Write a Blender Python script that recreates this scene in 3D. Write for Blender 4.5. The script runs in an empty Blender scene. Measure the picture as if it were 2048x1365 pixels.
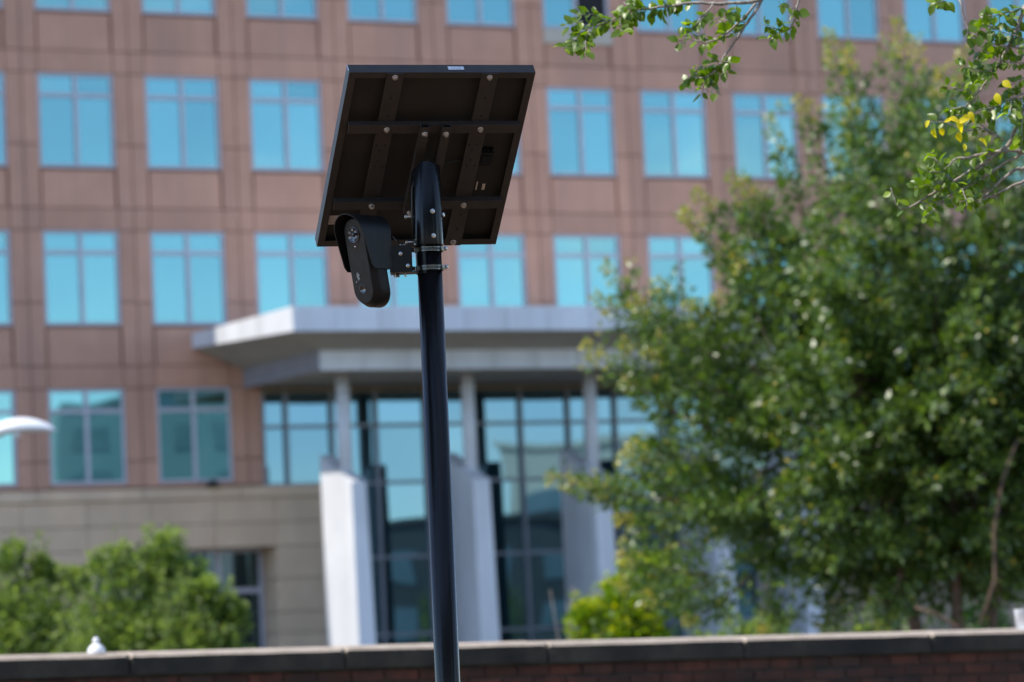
import bpy, bmesh, math, random
import numpy as np
from mathutils import Vector, Matrix

random.seed(7)
RNG = np.random.default_rng(7)
scene = bpy.context.scene
col = scene.collection
rad = math.radians

# ------------------------------------------------------------------ camera
CAM_H = 1.7
ROLL, PITCH, F = 0.04532, 0.0848, 7000.0            # focal length in pixels of a 2048 wide frame
cr, sr, cp, sp = math.cos(ROLL), math.sin(ROLL), math.cos(PITCH), math.sin(PITCH)
fwd = Vector((0, cp, sp)); right0 = Vector((1, 0, 0)); up0 = Vector((0, -sp, cp))
c_right = right0 * cr - up0 * sr
c_up = right0 * sr + up0 * cr
cam_d = bpy.data.cameras.new('camera')
cam = bpy.data.objects.new('camera', cam_d)
col.objects.link(cam)
m = Matrix((c_right, c_up, -fwd)).transposed().to_4x4()
m.translation = (0, 0, CAM_H)
cam.matrix_world = m
cam_d.sensor_width = 36.0
cam_d.lens = F * 36.0 / 2048.0
cam_d.clip_end = 5000
cam_d.dof.use_dof = True
cam_d.dof.focus_distance = 9.9
cam_d.dof.aperture_fstop = 4.5
cam_d.dof.aperture_blades = 0
scene.camera = cam


def ray(px, py):
    dx, dy = (px - 1024) / F, (682.5 - py) / F
    return fwd + c_right * dx + c_up * dy


def at(px, py, depth):
    """world point standing at the given ground distance (y)"""
    r = ray(px, py)
    return Vector((0, 0, CAM_H)) + r * (depth / r.y)


# ------------------------------------------------------------------ light
SUN_AZ = Vector((-0.945, -0.326)).normalized()
SUN_EL = rad(53)
sun_dir = Vector((SUN_AZ.x * math.cos(SUN_EL), SUN_AZ.y * math.cos(SUN_EL), math.sin(SUN_EL)))
world = bpy.data.worlds.new('World'); scene.world = world
world.use_nodes = True
wn = world.node_tree
sky = wn.nodes.new('ShaderNodeTexSky')
sky.sky_type = 'NISHITA'; sky.sun_disc = False
sky.sun_elevation = SUN_EL
sky.sun_rotation = math.atan2(SUN_AZ.x, SUN_AZ.y)
sky.altitude = 2500; sky.air_density = 1.0; sky.dust_density = 0.0; sky.ozone_density = 3.0
bg = wn.nodes['Background']; bg.inputs['Strength'].default_value = 0.15
wtc = wn.nodes.new('ShaderNodeTexCoord')
wmp = wn.nodes.new('ShaderNodeMapping'); wmp.inputs['Scale'].default_value = (1.0, 1.0, 3.2)
wnz = wn.nodes.new('ShaderNodeTexNoise'); wnz.inputs['Scale'].default_value = 5.5; wnz.inputs['Detail'].default_value = 6.0; wnz.inputs['Roughness'].default_value = 0.55
wrp = wn.nodes.new('ShaderNodeValToRGB')
wrp.color_ramp.elements[0].position = 0.50; wrp.color_ramp.elements[0].color = (0, 0, 0, 1)
wrp.color_ramp.elements[1].position = 0.80; wrp.color_ramp.elements[1].color = (0.55, 0.55, 0.55, 1)
wmx = wn.nodes.new('ShaderNodeMix'); wmx.data_type = 'RGBA'
wmx.inputs[7].default_value = (6.5, 6.4, 6.2, 1)
wn.links.new(wtc.outputs['Generated'], wmp.inputs['Vector']); wn.links.new(wmp.outputs['Vector'], wnz.inputs['Vector'])
wn.links.new(wnz.outputs['Fac'], wrp.inputs['Fac']); wn.links.new(wrp.outputs['Color'], wmx.inputs['Factor'])
wn.links.new(sky.outputs['Color'], wmx.inputs[6]); wn.links.new(wmx.outputs[2], bg.inputs['Color'])
sun_d = bpy.data.lights.new('sun', 'SUN'); sun_d.energy = 2.65; sun_d.angle = rad(0.53); sun_d.color = (1.0, 0.94, 0.84)
sun = bpy.data.objects.new('sun', sun_d); col.objects.link(sun)
sun.rotation_euler = sun_dir.to_track_quat('Z', 'Y').to_euler()
sun.location = (-20, 10, 40)
scene.view_settings.view_transform = 'Standard'
scene.view_settings.look = 'None'
scene.view_settings.exposure = 1.1
scene.view_settings.gamma = 1.0
scene.cycles.use_denoising = True
scene.cycles.max_bounces = 8
scene.cycles.sample_clamp_indirect = 6.0


# ------------------------------------------------------------------ materials
def new_mat(name):
    mt = bpy.data.materials.new(name); mt.use_nodes = True
    nt = mt.node_tree
    return mt, nt, nt.nodes['Principled BSDF']


def N(nt, kind, **kw):
    n = nt.nodes.new(kind)
    for k, v in kw.items():
        if k in n.inputs: n.inputs[k].default_value = v
        else: setattr(n, k, v)
    return n


def noise_mat(name, c1, c2, scale=8.0, detail=6.0, rough=0.7, bump=0.0, bscale=60.0, metallic=0.0, objvar=0.0, spec=0.5, contrast=(0.35, 0.65), stretch=None, stain=None):
    mt, nt, b = new_mat(name)
    tc = N(nt, 'ShaderNodeTexCoord')
    mp = N(nt, 'ShaderNodeMapping')
    if stretch: mp.inputs['Scale'].default_value = stretch
    geo = N(nt, 'ShaderNodeNewGeometry')
    nt.links.new(geo.outputs['Position'], mp.inputs['Vector'])
    n1 = N(nt, 'ShaderNodeTexNoise', Scale=scale, Detail=detail, Roughness=0.6)
    nt.links.new(mp.outputs['Vector'], n1.inputs['Vector'])
    r = N(nt, 'ShaderNodeValToRGB')
    r.color_ramp.elements[0].position = contrast[0]; r.color_ramp.elements[0].color = (*c1, 1)
    r.color_ramp.elements[1].position = contrast[1]; r.color_ramp.elements[1].color = (*c2, 1)
    nt.links.new(n1.outputs['Fac'], r.inputs['Fac'])
    out = r.outputs['Color']
    if stain:
        n3 = N(nt, 'ShaderNodeTexNoise', Scale=stain[1], Detail=5.0, Roughness=0.65)
        mp3 = N(nt, 'ShaderNodeMapping'); mp3.inputs['Scale'].default_value = stain[2] if len(stain) > 2 else (1, 1, 1)
        nt.links.new(geo.outputs['Position'], mp3.inputs['Vector'])
        nt.links.new(mp3.outputs['Vector'], n3.inputs['Vector'])
        rr = N(nt, 'ShaderNodeValToRGB')
        rr.color_ramp.elements[0].position = 0.42; rr.color_ramp.elements[1].position = 0.66
        nt.links.new(n3.outputs['Fac'], rr.inputs['Fac'])
        mx = N(nt, 'ShaderNodeMix', data_type='RGBA')
        nt.links.new(rr.outputs['Color'], mx.inputs['Factor'])
        nt.links.new(out, mx.inputs[6]); mx.inputs[7].default_value = (*stain[0], 1)
        out = mx.outputs[2]
    if objvar:
        oi = N(nt, 'ShaderNodeObjectInfo')
        mr = N(nt, 'ShaderNodeMapRange'); mr.inputs['To Min'].default_value = 1 - objvar; mr.inputs['To Max'].default_value = 1 + objvar
        nt.links.new(oi.outputs['Random'], mr.inputs['Value'])
        hs = N(nt, 'ShaderNodeHueSaturation')
        nt.links.new(mr.outputs['Result'], hs.inputs['Value'])
        nt.links.new(out, hs.inputs['Color'])
        out = hs.outputs['Color']
    nt.links.new(out, b.inputs['Base Color'])
    b.inputs['Roughness'].default_value = rough
    b.inputs['Metallic'].default_value = metallic
    b.inputs['Specular IOR Level'].default_value = spec
    if bump:
        n2 = N(nt, 'ShaderNodeTexNoise', Scale=bscale, Detail=4.0)
        nt.links.new(mp.outputs['Vector'], n2.inputs['Vector'])
        bp = N(nt, 'ShaderNodeBump', Strength=bump, Distance=0.01)
        nt.links.new(n2.outputs['Fac'], bp.inputs['Height'])
        nt.links.new(bp.outputs['Normal'], b.inputs['Normal'])
    return mt


def glass_mat(name, tint, dark, refl=0.9, objvar=0.1, wave=0.02, wscale=0.35):
    """coated reflective office glass: a tinted mirror coat over a dark body"""
    mt, nt, b = new_mat(name)
    out = nt.nodes['Material Output']
    gl = N(nt, 'ShaderNodeBsdfGlossy'); gl.inputs['Roughness'].default_value = 0.015
    oi = N(nt, 'ShaderNodeObjectInfo')
    mr = N(nt, 'ShaderNodeMapRange'); mr.inputs['To Min'].default_value = 1 - objvar; mr.inputs['To Max'].default_value = 1 + objvar * 0.4
    nt.links.new(oi.outputs['Random'], mr.inputs['Value'])
    hs = N(nt, 'ShaderNodeHueSaturation'); hs.inputs['Color'].default_value = (*tint, 1)
    nt.links.new(mr.outputs['Result'], hs.inputs['Value'])
    nt.links.new(hs.outputs['Color'], gl.inputs['Color'])
    geo = N(nt, 'ShaderNodeNewGeometry')
    nz = N(nt, 'ShaderNodeTexNoise', Scale=wscale, Detail=1.0)
    nt.links.new(geo.outputs['Position'], nz.inputs['Vector'])
    bp = N(nt, 'ShaderNodeBump', Strength=wave, Distance=0.3)
    nt.links.new(nz.outputs['Fac'], bp.inputs['Height'])
    nt.links.new(bp.outputs['Normal'], gl.inputs['Normal'])
    b.inputs['Base Color'].default_value = (*dark, 1); b.inputs['Roughness'].default_value = 0.05
    mx = N(nt, 'ShaderNodeMixShader'); mx.inputs['Fac'].default_value = refl
    nt.links.new(b.outputs['BSDF'], mx.inputs[1]); nt.links.new(gl.outputs['BSDF'], mx.inputs[2])
    nt.links.new(mx.outputs['Shader'], out.inputs['Surface'])
    return mt


def leaf_mat(name, c_lo, c_hi, c_tip, rough=0.35, trans=0.35, spec=0.5, objvar=0.0, coat=0.0):
    """leaf: colour varies leaf by leaf through the 'tint' attribute (0..1), young growth above 1"""
    mt, nt, b = new_mat(name)
    out = nt.nodes['Material Output']
    if objvar:
        oi = N(nt, 'ShaderNodeObjectInfo'); fac = oi.outputs['Random']
    else:
        a = N(nt, 'ShaderNodeAttribute', attribute_name='tint'); fac = a.outputs['Fac']
    r = N(nt, 'ShaderNodeValToRGB')
    e = r.color_ramp.elements
    e[0].position = 0.0; e[0].color = (*c_lo, 1)
    e[1].position = 1.0; e[1].color = (*c_tip, 1)
    k = e.new(0.6); k.color = (*c_hi, 1)
    nt.links.new(fac, r.inputs['Fac'])
    nt.links.new(r.outputs['Color'], b.inputs['Base Color'])
    b.inputs['Roughness'].default_value = rough
    b.inputs['Specular IOR Level'].default_value = spec
    b.inputs['Coat Weight'].default_value = coat; b.inputs['Coat Roughness'].default_value = 0.28
    tr = N(nt, 'ShaderNodeBsdfTranslucent')
    hs = N(nt, 'ShaderNodeHueSaturation', Saturation=1.12, Value=2.1)
    nt.links.new(r.outputs['Color'], hs.inputs['Color']); nt.links.new(hs.outputs['Color'], tr.inputs['Color'])
    mx = N(nt, 'ShaderNodeMixShader'); mx.inputs['Fac'].default_value = trans
    nt.links.new(b.outputs['BSDF'], mx.inputs[1]); nt.links.new(tr.outputs['BSDF'], mx.inputs[2])
    nt.links.new(mx.outputs['Shader'], out.inputs['Surface'])
    return mt


M = {}
M['granite'] = noise_mat('granite', (0.50, 0.255, 0.165), (0.57, 0.30, 0.20), scale=1.2, rough=0.55, objvar=0.075, detail=8, bump=0.05, bscale=30, stain=((0.44, 0.235, 0.162), 0.9, (1, 1, 0.16)))
M['granite_joint'] = noise_mat('granite_joint', (0.38, 0.20, 0.135), (0.42, 0.225, 0.15), scale=2, rough=0.8)
M['limestone'] = noise_mat('limestone', (0.60, 0.42, 0.275), (0.68, 0.49, 0.33), scale=1.6, rough=0.8, objvar=0.06, bump=0.1, stain=((0.54, 0.39, 0.265), 0.7, (1, 1, 0.3)))
M['limestone_joint'] = noise_mat('limestone_joint', (0.38, 0.29, 0.21), (0.42, 0.32, 0.24), scale=2, rough=0.9)
M['window_frame'] = noise_mat('window_frame', (0.42, 0.40, 0.45), (0.48, 0.46, 0.50), rough=0.35, scale=3)
M['glass'] = glass_mat('glass', (0.225, 0.43, 0.405), (0.01, 0.03, 0.04), refl=0.9, objvar=0.14, wave=0.04)
M['glass_entry'] = glass_mat('glass_entry', (0.155, 0.265, 0.31), (0.008, 0.02, 0.022), refl=0.86, objvar=0.14, wave=0.03)
M['glass_dark'] = glass_mat('glass_dark', (0.12, 0.2, 0.22), (0.006, 0.012, 0.014), refl=0.5)
M['mullion'] = noise_mat('mullion', (0.22, 0.225, 0.25), (0.27, 0.275, 0.30), rough=0.4, scale=3)
M['bronze'] = noise_mat('bronze', (0.20, 0.15, 0.09), (0.25, 0.19, 0.12), rough=0.5, scale=3)
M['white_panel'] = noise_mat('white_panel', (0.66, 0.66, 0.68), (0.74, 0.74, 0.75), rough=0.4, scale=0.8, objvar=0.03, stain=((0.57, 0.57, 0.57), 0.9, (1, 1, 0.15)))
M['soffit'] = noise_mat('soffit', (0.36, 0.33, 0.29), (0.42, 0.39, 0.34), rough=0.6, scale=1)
M['white_paint'] = noise_mat('white_paint', (0.76, 0.76, 0.76), (0.82, 0.82, 0.82), rough=0.35, scale=12)
M['opening'] = noise_mat('opening', (0.01, 0.01, 0.012), (0.016, 0.016, 0.018), rough=0.9)
M['pale_board'] = noise_mat('pale_board', (0.42, 0.38, 0.30), (0.5, 0.45, 0.37), rough=0.8)
M['brick'] = noise_mat('brick', (0.055, 0.019, 0.010), (0.105, 0.034, 0.018), scale=14, rough=0.85, objvar=0.3, bump=0.5, bscale=90, stain=((0.035, 0.022, 0.016), 2.5))
M['mortar'] = noise_mat('mortar', (0.035, 0.035, 0.03), (0.07, 0.068, 0.055), scale=14, rough=0.95, bump=0.4)
M['coping_sunlit'] = noise_mat('coping_sunlit', (0.36, 0.29, 0.225), (0.47, 0.385, 0.305), scale=9, rough=0.85, bump=0.4, bscale=70, objvar=0.05, detail=9)  # same stone, painted paler for the sun on top and chamfer
M['coping'] = noise_mat('coping', (0.028, 0.0255, 0.018), (0.054, 0.048, 0.034), scale=6, rough=0.85, bump=0.5, bscale=70, objvar=0.07, detail=9, stain=((0.012, 0.012, 0.009), 2.2, (1, 1, 0.8)))  # base tone darkened to hold the faces' shade; the stain patches are dirt
M['black_coat'] = noise_mat('black_coat', (0.007, 0.0072, 0.008), (0.010, 0.0102, 0.011), spec=0.3, scale=40, rough=0.34, bump=0.04, bscale=700)
M['pole_coat'] = noise_mat('pole_coat', (0.006, 0.0062, 0.007), (0.010, 0.0102, 0.011), spec=0.24, scale=18, rough=0.2, bump=0.05, bscale=400, stretch=(1, 1, 0.15))
M['black_anod'] = noise_mat('black_anod', (0.036, 0.029, 0.024), (0.046, 0.037, 0.030), scale=30, rough=0.5, bump=0.03, bscale=500)
M['backsheet'] = noise_mat('backsheet', (0.019, 0.017, 0.013), (0.026, 0.023, 0.018), scale=10, rough=0.6)
M['cell_glass'] = noise_mat('cell_glass', (0.008, 0.012, 0.03), (0.012, 0.016, 0.04), scale=3, rough=0.08)
M['plastic'] = noise_mat('plastic', (0.007, 0.0072, 0.007), (0.011, 0.0112, 0.011), spec=0.28, scale=60, rough=0.42, bump=0.06, bscale=900)
M['plastic_face'] = noise_mat('plastic_face', (0.009, 0.0100, 0.0095), (0.014, 0.0155, 0.0145), spec=0.3, scale=45, rough=0.32, bump=0.05, bscale=700, stain=((0.022, 0.023, 0.022), 35))
M['lens_glass'] = noise_mat('lens_glass', (0.008, 0.008, 0.01), (0.012, 0.012, 0.014), rough=0.03, scale=5, spec=0.8)
M['led'] = noise_mat('led', (0.5, 0.52, 0.5), (0.7, 0.7, 0.68), rough=0.2, scale=50, metallic=0.6)
M['steel'] = noise_mat('steel', (0.42, 0.42, 0.40), (0.55, 0.55, 0.52), rough=0.24, scale=80, metallic=1.0, bump=0.05, bscale=300)
M['band_steel'] = noise_mat('band_steel', (0.20, 0.20, 0.185), (0.30, 0.30, 0.28), rough=0.3, scale=80, metallic=1.0, bump=0.05, bscale=300)
M['zinc'] = noise_mat('zinc', (0.62, 0.60, 0.56), (0.75, 0.73, 0.68), rough=0.3, scale=80, metallic=1.0)
M['sticker'] = noise_mat('sticker', (0.72, 0.73, 0.74), (0.8, 0.81, 0.82), rough=0.5, scale=30)
M['sticker_print'] = noise_mat('sticker_print', (0.22, 0.23, 0.25), (0.3, 0.31, 0.33), rough=0.6, scale=30)
M['sticker_beige'] = noise_mat('sticker_beige', (0.62, 0.50, 0.42), (0.7, 0.58, 0.5), rough=0.6, scale=30)
M['emblem'] = noise_mat('emblem', (0.24, 0.245, 0.23), (0.32, 0.325, 0.30), rough=0.5, scale=200)
M['cable'] = noise_mat('cable', (0.008, 0.008, 0.008), (0.012, 0.012, 0.012), rough=0.4, scale=30)
M['bark_pale'] = noise_mat('bark_pale', (0.20, 0.165, 0.13), (0.44, 0.39, 0.34), scale=60, rough=0.85, bump=0.5, bscale=120)
M['bark_brown'] = noise_mat('bark_brown', (0.09, 0.052, 0.034), (0.17, 0.105, 0.07), scale=12, rough=0.85, bump=0.3)
M['bark_dry'] = noise_mat('bark_dry', (0.30, 0.24, 0.20), (0.42, 0.35, 0.29), scale=12, rough=0.9)
M['leaf_elm'] = leaf_mat('leaf_elm', (0.075, 0.130, 0.012), (0.190, 0.290, 0.020), (0.30, 0.40, 0.035), rough=0.36, trans=0.5, spec=0.7, objvar=1)
M['leaf_yellow'] = leaf_mat('leaf_yellow', (0.62, 0.50, 0.015), (0.72, 0.60, 0.02), (0.78, 0.68, 0.04), rough=0.4, trans=0.4, objvar=1)
M['leaf_myrtle'] = leaf_mat('leaf_myrtle', (0.030, 0.068, 0.009), (0.165, 0.250, 0.036), (0.52, 0.40, 0.07), rough=0.43, trans=0.28, spec=0.95, coat=0.0)
M['leaf_lime'] = leaf_mat('leaf_lime', (0.060, 0.100, 0.022), (0.190, 0.260, 0.055), (0.32, 0.38, 0.08), rough=0.45, trans=0.42)
M['leaf_shrub'] = leaf_mat('leaf_shrub', (0.11, 0.19, 0.014), (0.25, 0.34, 0.024), (0.50, 0.46, 0.03), rough=0.45, trans=0.42)
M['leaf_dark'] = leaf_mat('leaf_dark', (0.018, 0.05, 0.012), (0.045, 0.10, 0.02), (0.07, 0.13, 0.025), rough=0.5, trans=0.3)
M['ground'] = noise_mat('ground', (0.12, 0.075, 0.045), (0.22, 0.14, 0.085), scale=0.8, rough=0.95, bump=0.4, bscale=25)
M['plaza'] = noise_mat('plaza', (0.075, 0.07, 0.055), (0.105, 0.10, 0.08), scale=0.6, rough=0.9, bump=0.1)
M['cream_wall'] = noise_mat('cream_wall', (0.80, 0.76, 0.64), (0.86, 0.82, 0.70), scale=0.3, rough=0.85)
M['slate_wall'] = noise_mat('slate_wall', (0.085, 0.10, 0.105), (0.12, 0.135, 0.14), scale=0.3, rough=0.8)
M['far_window'] = noise_mat('far_window', (0.18, 0.28, 0.32), (0.23, 0.33, 0.38), scale=0.5, rough=0.4)
M['grey_wall'] = noise_mat('grey_wall', (0.26, 0.38, 0.43), (0.34, 0.46, 0.50), scale=0.2, rough=0.85)


# ------------------------------------------------------------------ mesh helpers
class MB:
    def __init__(self):
        self.v = []; self.f = []; self.smooth = []

    def add(self, verts, faces, smooth=False):
        o = len(self.v)
        self.v += [tuple(p) for p in verts]
        self.f += [tuple(i + o for i in fc) for fc in faces]
        self.smooth += [smooth] * len(faces)
        return self

    def box(self, x0, x1, y0, y1, z0, z1):
        return self.add([(x0, y0, z0), (x1, y0, z0), (x1, y1, z0), (x0, y1, z0), (x0, y0, z1), (x1, y0, z1), (x1, y1, z1), (x0, y1, z1)],
                        [(0, 3, 2, 1), (4, 5, 6, 7), (0, 1, 5, 4), (1, 2, 6, 5), (2, 3, 7, 6), (3, 0, 4, 7)])

    def hexa(self, bottom, top):
        return self.add(list(bottom) + list(top), [(0, 3, 2, 1), (4, 5, 6, 7), (0, 1, 5, 4), (1, 2, 6, 5), (2, 3, 7, 6), (3, 0, 4, 7)])

    def prism(self, poly, h0, h1, axis=2):
        n = len(poly)
        def p(a, b, h):
            return {2: (a, b, h), 1: (a, h, b), 0: (h, a, b)}[axis]
        vs = [p(a, b, h0) for a, b in poly] + [p(a, b, h1) for a, b in poly]
        return self.add(vs, [tuple(range(n - 1, -1, -1)), tuple(range(n, 2 * n))] + [(i, (i + 1) % n, n + (i + 1) % n, n + i) for i in range(n)])

    def tube(self, pts, radii, seg=8, caps=True):
        pts = [Vector(p) for p in pts]
        if not hasattr(radii, '__len__'): radii = [radii] * len(pts)
        vs = []; fs = []
        t0 = (pts[1] - pts[0]).normalized()
        ref = Vector((0, 0, 1)) if abs(t0.z) < 0.9 else Vector((1, 0, 0))
        a = t0.cross(ref).normalized()
        for i, p in enumerate(pts):
            t = (pts[min(i + 1, len(pts) - 1)] - pts[max(i - 1, 0)])
            t = t.normalized() if t.length > 1e-9 else t0
            a = (a - t * a.dot(t)).normalized()
            b = t.cross(a)
            for k in range(seg):
                th = 2 * math.pi * k / seg
                vs.append(p + (a * math.cos(th) + b * math.sin(th)) * radii[i])
        for i in range(len(pts) - 1):
            for k in range(seg):
                k2 = (k + 1) % seg
                fs.append((i * seg + k, i * seg + k2, (i + 1) * seg + k2, (i + 1) * seg + k))
        self.add(vs, fs, True)
        if caps:
            o = len(self.v) - len(vs)
            self.f.append(tuple(o + k for k in range(seg - 1, -1, -1))); self.smooth.append(False)
            self.f.append(tuple(o + (len(pts) - 1) * seg + k for k in range(seg))); self.smooth.append(False)
        return self

    def lathe(self, prof, seg=24, mat=None):
        """profile of (radius, height) about local z; mat places it"""
        mat = mat or Matrix.Identity(4)
        vs = []; fs = []
        for r, z in prof:
            for k in range(seg):
                th = 2 * math.pi * k / seg
                vs.append(mat @ Vector((r * math.cos(th), r * math.sin(th), z)))
        for i in range(len(prof) - 1):
            for k in range(seg):
                k2 = (k + 1) % seg
                fs.append((i * seg + k, i * seg + k2, (i + 1) * seg + k2, (i + 1) * seg + k))
        return self.add(vs, fs, True)

    def mesh(self, name, mat, bevel=0.0):
        me = bpy.data.meshes.new(name)
        me.from_pydata(self.v, [], self.f)
        me.polygons.foreach_set('use_smooth', self.smooth)
        if bevel:
            bm = bmesh.new(); bm.from_mesh(me)
            bmesh.ops.bevel(bm, geom=[e for e in bm.edges if e.is_manifold and e.calc_face_angle(0) > 0.6], offset=bevel, segments=2, profile=0.6, affect='EDGES')
            bm.to_mesh(me); bm.free()
        me.materials.append(mat)
        me.update()
        return me

    def build(self, name, mat, parent=None, bevel=0.0):
        return link(name, self.mesh(name, mat, bevel), parent)


def link(name, me, parent=None, loc=None, rot=None):
    o = bpy.data.objects.new(name, me)
    col.objects.link(o)
    o.parent = parent
    if loc is not None: o.location = loc
    if rot is not None: o.rotation_euler = rot
    return o


def tag(o, label=None, cat=None, group=None, kind=None):
    if label: o['label'] = label
    if cat: o['category'] = cat
    if group: o['group'] = group
    if kind: o['kind'] = kind
    return o


def empty(name, loc=(0, 0, 0), rot=(0, 0, 0)):
    o = bpy.data.objects.new(name, None)
    col.objects.link(o); o.location = loc; o.rotation_euler = rot
    o.empty_display_size = 0.1
    return o


# ------------------------------------------------------------------ ground
g = MB().add([(-900, -900, 0), (900, -900, 0), (900, 900, 0), (-900, 900, 0)], [(0, 1, 2, 3)]).build('ground', M['ground'])
tag(g, kind='structure')
g = MB().add([(-60, 30, 0.004), (120, 30, 0.004), (120, 150, 0.004), (-60, 150, 0.004)], [(0, 1, 2, 3)]).build('pavement', M['plaza'])
tag(g, kind='structure')

# ------------------------------------------------------------------ office building
YAW = 0.43975
BLD = empty('office_building', (-11.6187, 87.0285, 0), (0, 0, YAW))
tag(BLD, 'pink granite office building with blue windows and white entrance canopy', 'building')
# local axes: x along the facade, -y out of the facade, z up
PITCHX, WW, WH = 2.84, 2.0, 2.40
HEAD0 = 16.42                                           # window head of the upper fully visible row


def bbox(mb, u0, u1, w0, w1, z0, z1):
    return mb.box(u0, u1, -w1, -w0, z0, z1)


core = MB()
bbox(core, -30, 46, -26, -0.16, 5.9, 27.5)
core.build('core', M['granite_joint'], BLD)
bbox(MB(), -30, 46, -26, -1.25, 0.0, 5.9).build('base_core', M['limestone_joint'], BLD)
bbox(MB(), -30, 46, -26, 0.25, 27.5, 28.4).build('parapet', M['granite'], BLD)
bbox(MB(), -30, -6.6, -0.3, -0.01, 5.9, 27.5).build('side_cladding', M['granite'], BLD)
bbox(MB(), 34.0, 46, -0.3, -0.01, 5.9, 27.5).build('side_cladding', M['granite'], BLD)


def window_frame_mesh(w, h, fr, mul, transoms, mullions, depth, name):
    mb = MB()
    mb.box(0, fr, 0, depth, 0, h); mb.box(w - fr, w, 0, depth, 0, h)
    mb.box(fr, w - fr, 0, depth, 0, fr); mb.box(fr, w - fr, 0, depth, h - fr, h)
    zz = [fr] + [q for t in transoms for q in (t - mul / 2, t + mul / 2)] + [h - fr]
    for t in transoms: mb.box(fr, w - fr, 0.003, depth, t - mul / 2, t + mul / 2)
    for x in mullions:
        for a, b in zip(zz[0::2], zz[1::2]): mb.box(x - mul / 2, x + mul / 2, 0.006, depth, a, b)
    return mb.mesh(name, M['window_frame'])


TR = WH - 0.56
wf_mesh = window_frame_mesh(WW, WH, 0.075, 0.10, [TR], [WW / 2], 0.12, 'window')
pw = WW / 2 - 0.075 - 0.05
pane_lo = MB().box(0, pw, 0, 0.02, 0, TR - 0.05 - 0.075).mesh('pane', M['glass'])
pane_hi = MB().box(0, pw, 0, 0.02, 0, WH - TR - 0.05 - 0.075).mesh('pane', M['glass'])
pane_open = MB().box(0, pw, 0, 0.02, 0, TR - 0.05 - 0.075).mesh('open_casement', M['opening'])


def add_window(u, zs, odd=False):
    w = link('window', wf_mesh, BLD, (u, 0.03, zs))
    for i, x in enumerate((0.075, WW / 2 + 0.05)):
        for me, z in ((pane_lo, 0.075), (pane_hi, TR + 0.05)):
            if odd and i == 1 and me is pane_lo:
                link('open_casement', pane_open, w, (x, 0.075, z)); continue
            p = link('pane', me, w, (x, 0.06, z))
            p.rotation_euler = (rad(random.gauss(0, 0.06)), 0, rad(random.gauss(0, 0.08)))
    return w


PIER = PITCHX - WW
GAP = 0.012
pw2 = PIER / 2 - GAP * 2
def panel(w, h, d0, d1, name, mat='granite'):
    return MB().box(0, w, d0, d1, 0, h).mesh(name, M[mat], 0.006)
pier_lo = panel(pw2, 1.60 - 2 * GAP, 0.0, 0.15, 'pier_panel')
pier_mid = panel(pw2, 1.83 - 2 * GAP, 0.0, 0.15, 'pier_panel')
pier_hi = panel(pw2, 0.57 - 2 * GAP, 0.0, 0.15, 'pier_panel')
spandrel_lo = panel(WW - 2 * GAP - 0.06, 0.94, 0.035, 0.15, 'spandrel_panel')
spandrel_hi = panel(WW - 2 * GAP, 0.57 - 2 * GAP, 0.0, 0.15, 'spandrel_panel')

COLS = range(-2, 12)
for r in range(-2, 3):
    head = HEAD0 - 4.0 * r
    sill = head - WH
    groove = head - 3.43
    for c in COLS:
        u = c * PITCHX
        if r == 2 and 2 <= c <= 6: continue
        if r > 0 and c > 10: continue
        low = (r == 2)
        add_window(u, sill, odd=(r == -1 and c == 5))
        link('spandrel_panel', spandrel_hi, BLD, (u + GAP, 0, head + GAP))
        if not low:
            link('spandrel_panel', spandrel_lo, BLD, (u + GAP + 0.03, 0, groove + GAP))
        for k in range(2):
            if low and c == 1 and k == 1: pass
            x = u + WW + GAP + k * PIER / 2 + 0.002
            link('pier_panel', pier_hi, BLD, (x, 0, head + GAP))
            link('pier_panel', pier_mid, BLD, (x, 0, head - 1.83 + GAP))
            if not low:
                link('pier_panel', pier_lo, BLD, (x, 0, groove + GAP))
            else:
                bbox(MB(), x, x + pw2, -0.15, 0.0, 5.93, head - 1.83 - GAP).build('pier_panel', M['granite'], BLD, 0.006)
        if low:
            bbox(MB(), u + GAP, u + WW - GAP, -0.15, -0.0, 5.93, sill - 0.02).build('spandrel_panel', M['granite'], BLD, 0.004)
# row 1 over the canopy and pale board below the open casement
bbox(MB(), 5 * PITCHX - 0.02, 5 * PITCHX + WW + 0.04, -0.03, 0.05, HEAD0 + 4 - WH - 0.42, HEAD0 + 4 - WH - 0.02).build('pale_sill_board', M['pale_board'], BLD)

# limestone base
zc = [0.0, 0.65, 1.3, 2.1, 2.65, 3.5, 4.33, 4.95, 5.58]
blk = 0
for i in range(len(zc) - 1):
    z0, z1 = zc[i], zc[i + 1]
    if z1 <= 4.34:
        us = [(-6.0, -4.4), (-4.4, -2.8), (-2.8, -1.2), (-1.2, 1.1)] if i % 2 else [(-5.2, -3.6), (-3.6, -2.0), (-2.0, -0.4), (-0.4, 1.1)]
        us += [(5.93, 7.32)]
    else:
        us = [(-6.0, -4.0), (-4.0, -2.4), (-2.4, -0.8), (-0.8, 0.9), (0.9, 2.6), (2.6, 4.3), (4.3, 5.93), (5.93, 7.32)]
    for u0, u1 in us:
        bbox(MB(), u0 + 0.006, u1 - 0.006, -1.2, 0.0, z0 + 0.008, z1 - 0.008).build('limestone_block', M['limestone'], BLD, 0.012)
for u0, u1 in [(-6.0, -3.2), (-3.2, -0.4), (-0.4, 2.4), (2.4, 5.0), (5.0, 7.32)]:
    bbox(MB(), u0 + 0.008, u1 - 0.008, -1.2, 0.07, 5.59, 5.88).build('limestone_cornice', M['limestone'], BLD, 0.02)
gw = link('ground_floor_window', window_frame_mesh(4.8, 4.33, 0.1, 0.13, [3.25, 1.5], [1.2, 2.4, 3.6], 0.12, 'ground_floor_window'), BLD, (1.1, 0.98, 0))
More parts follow.
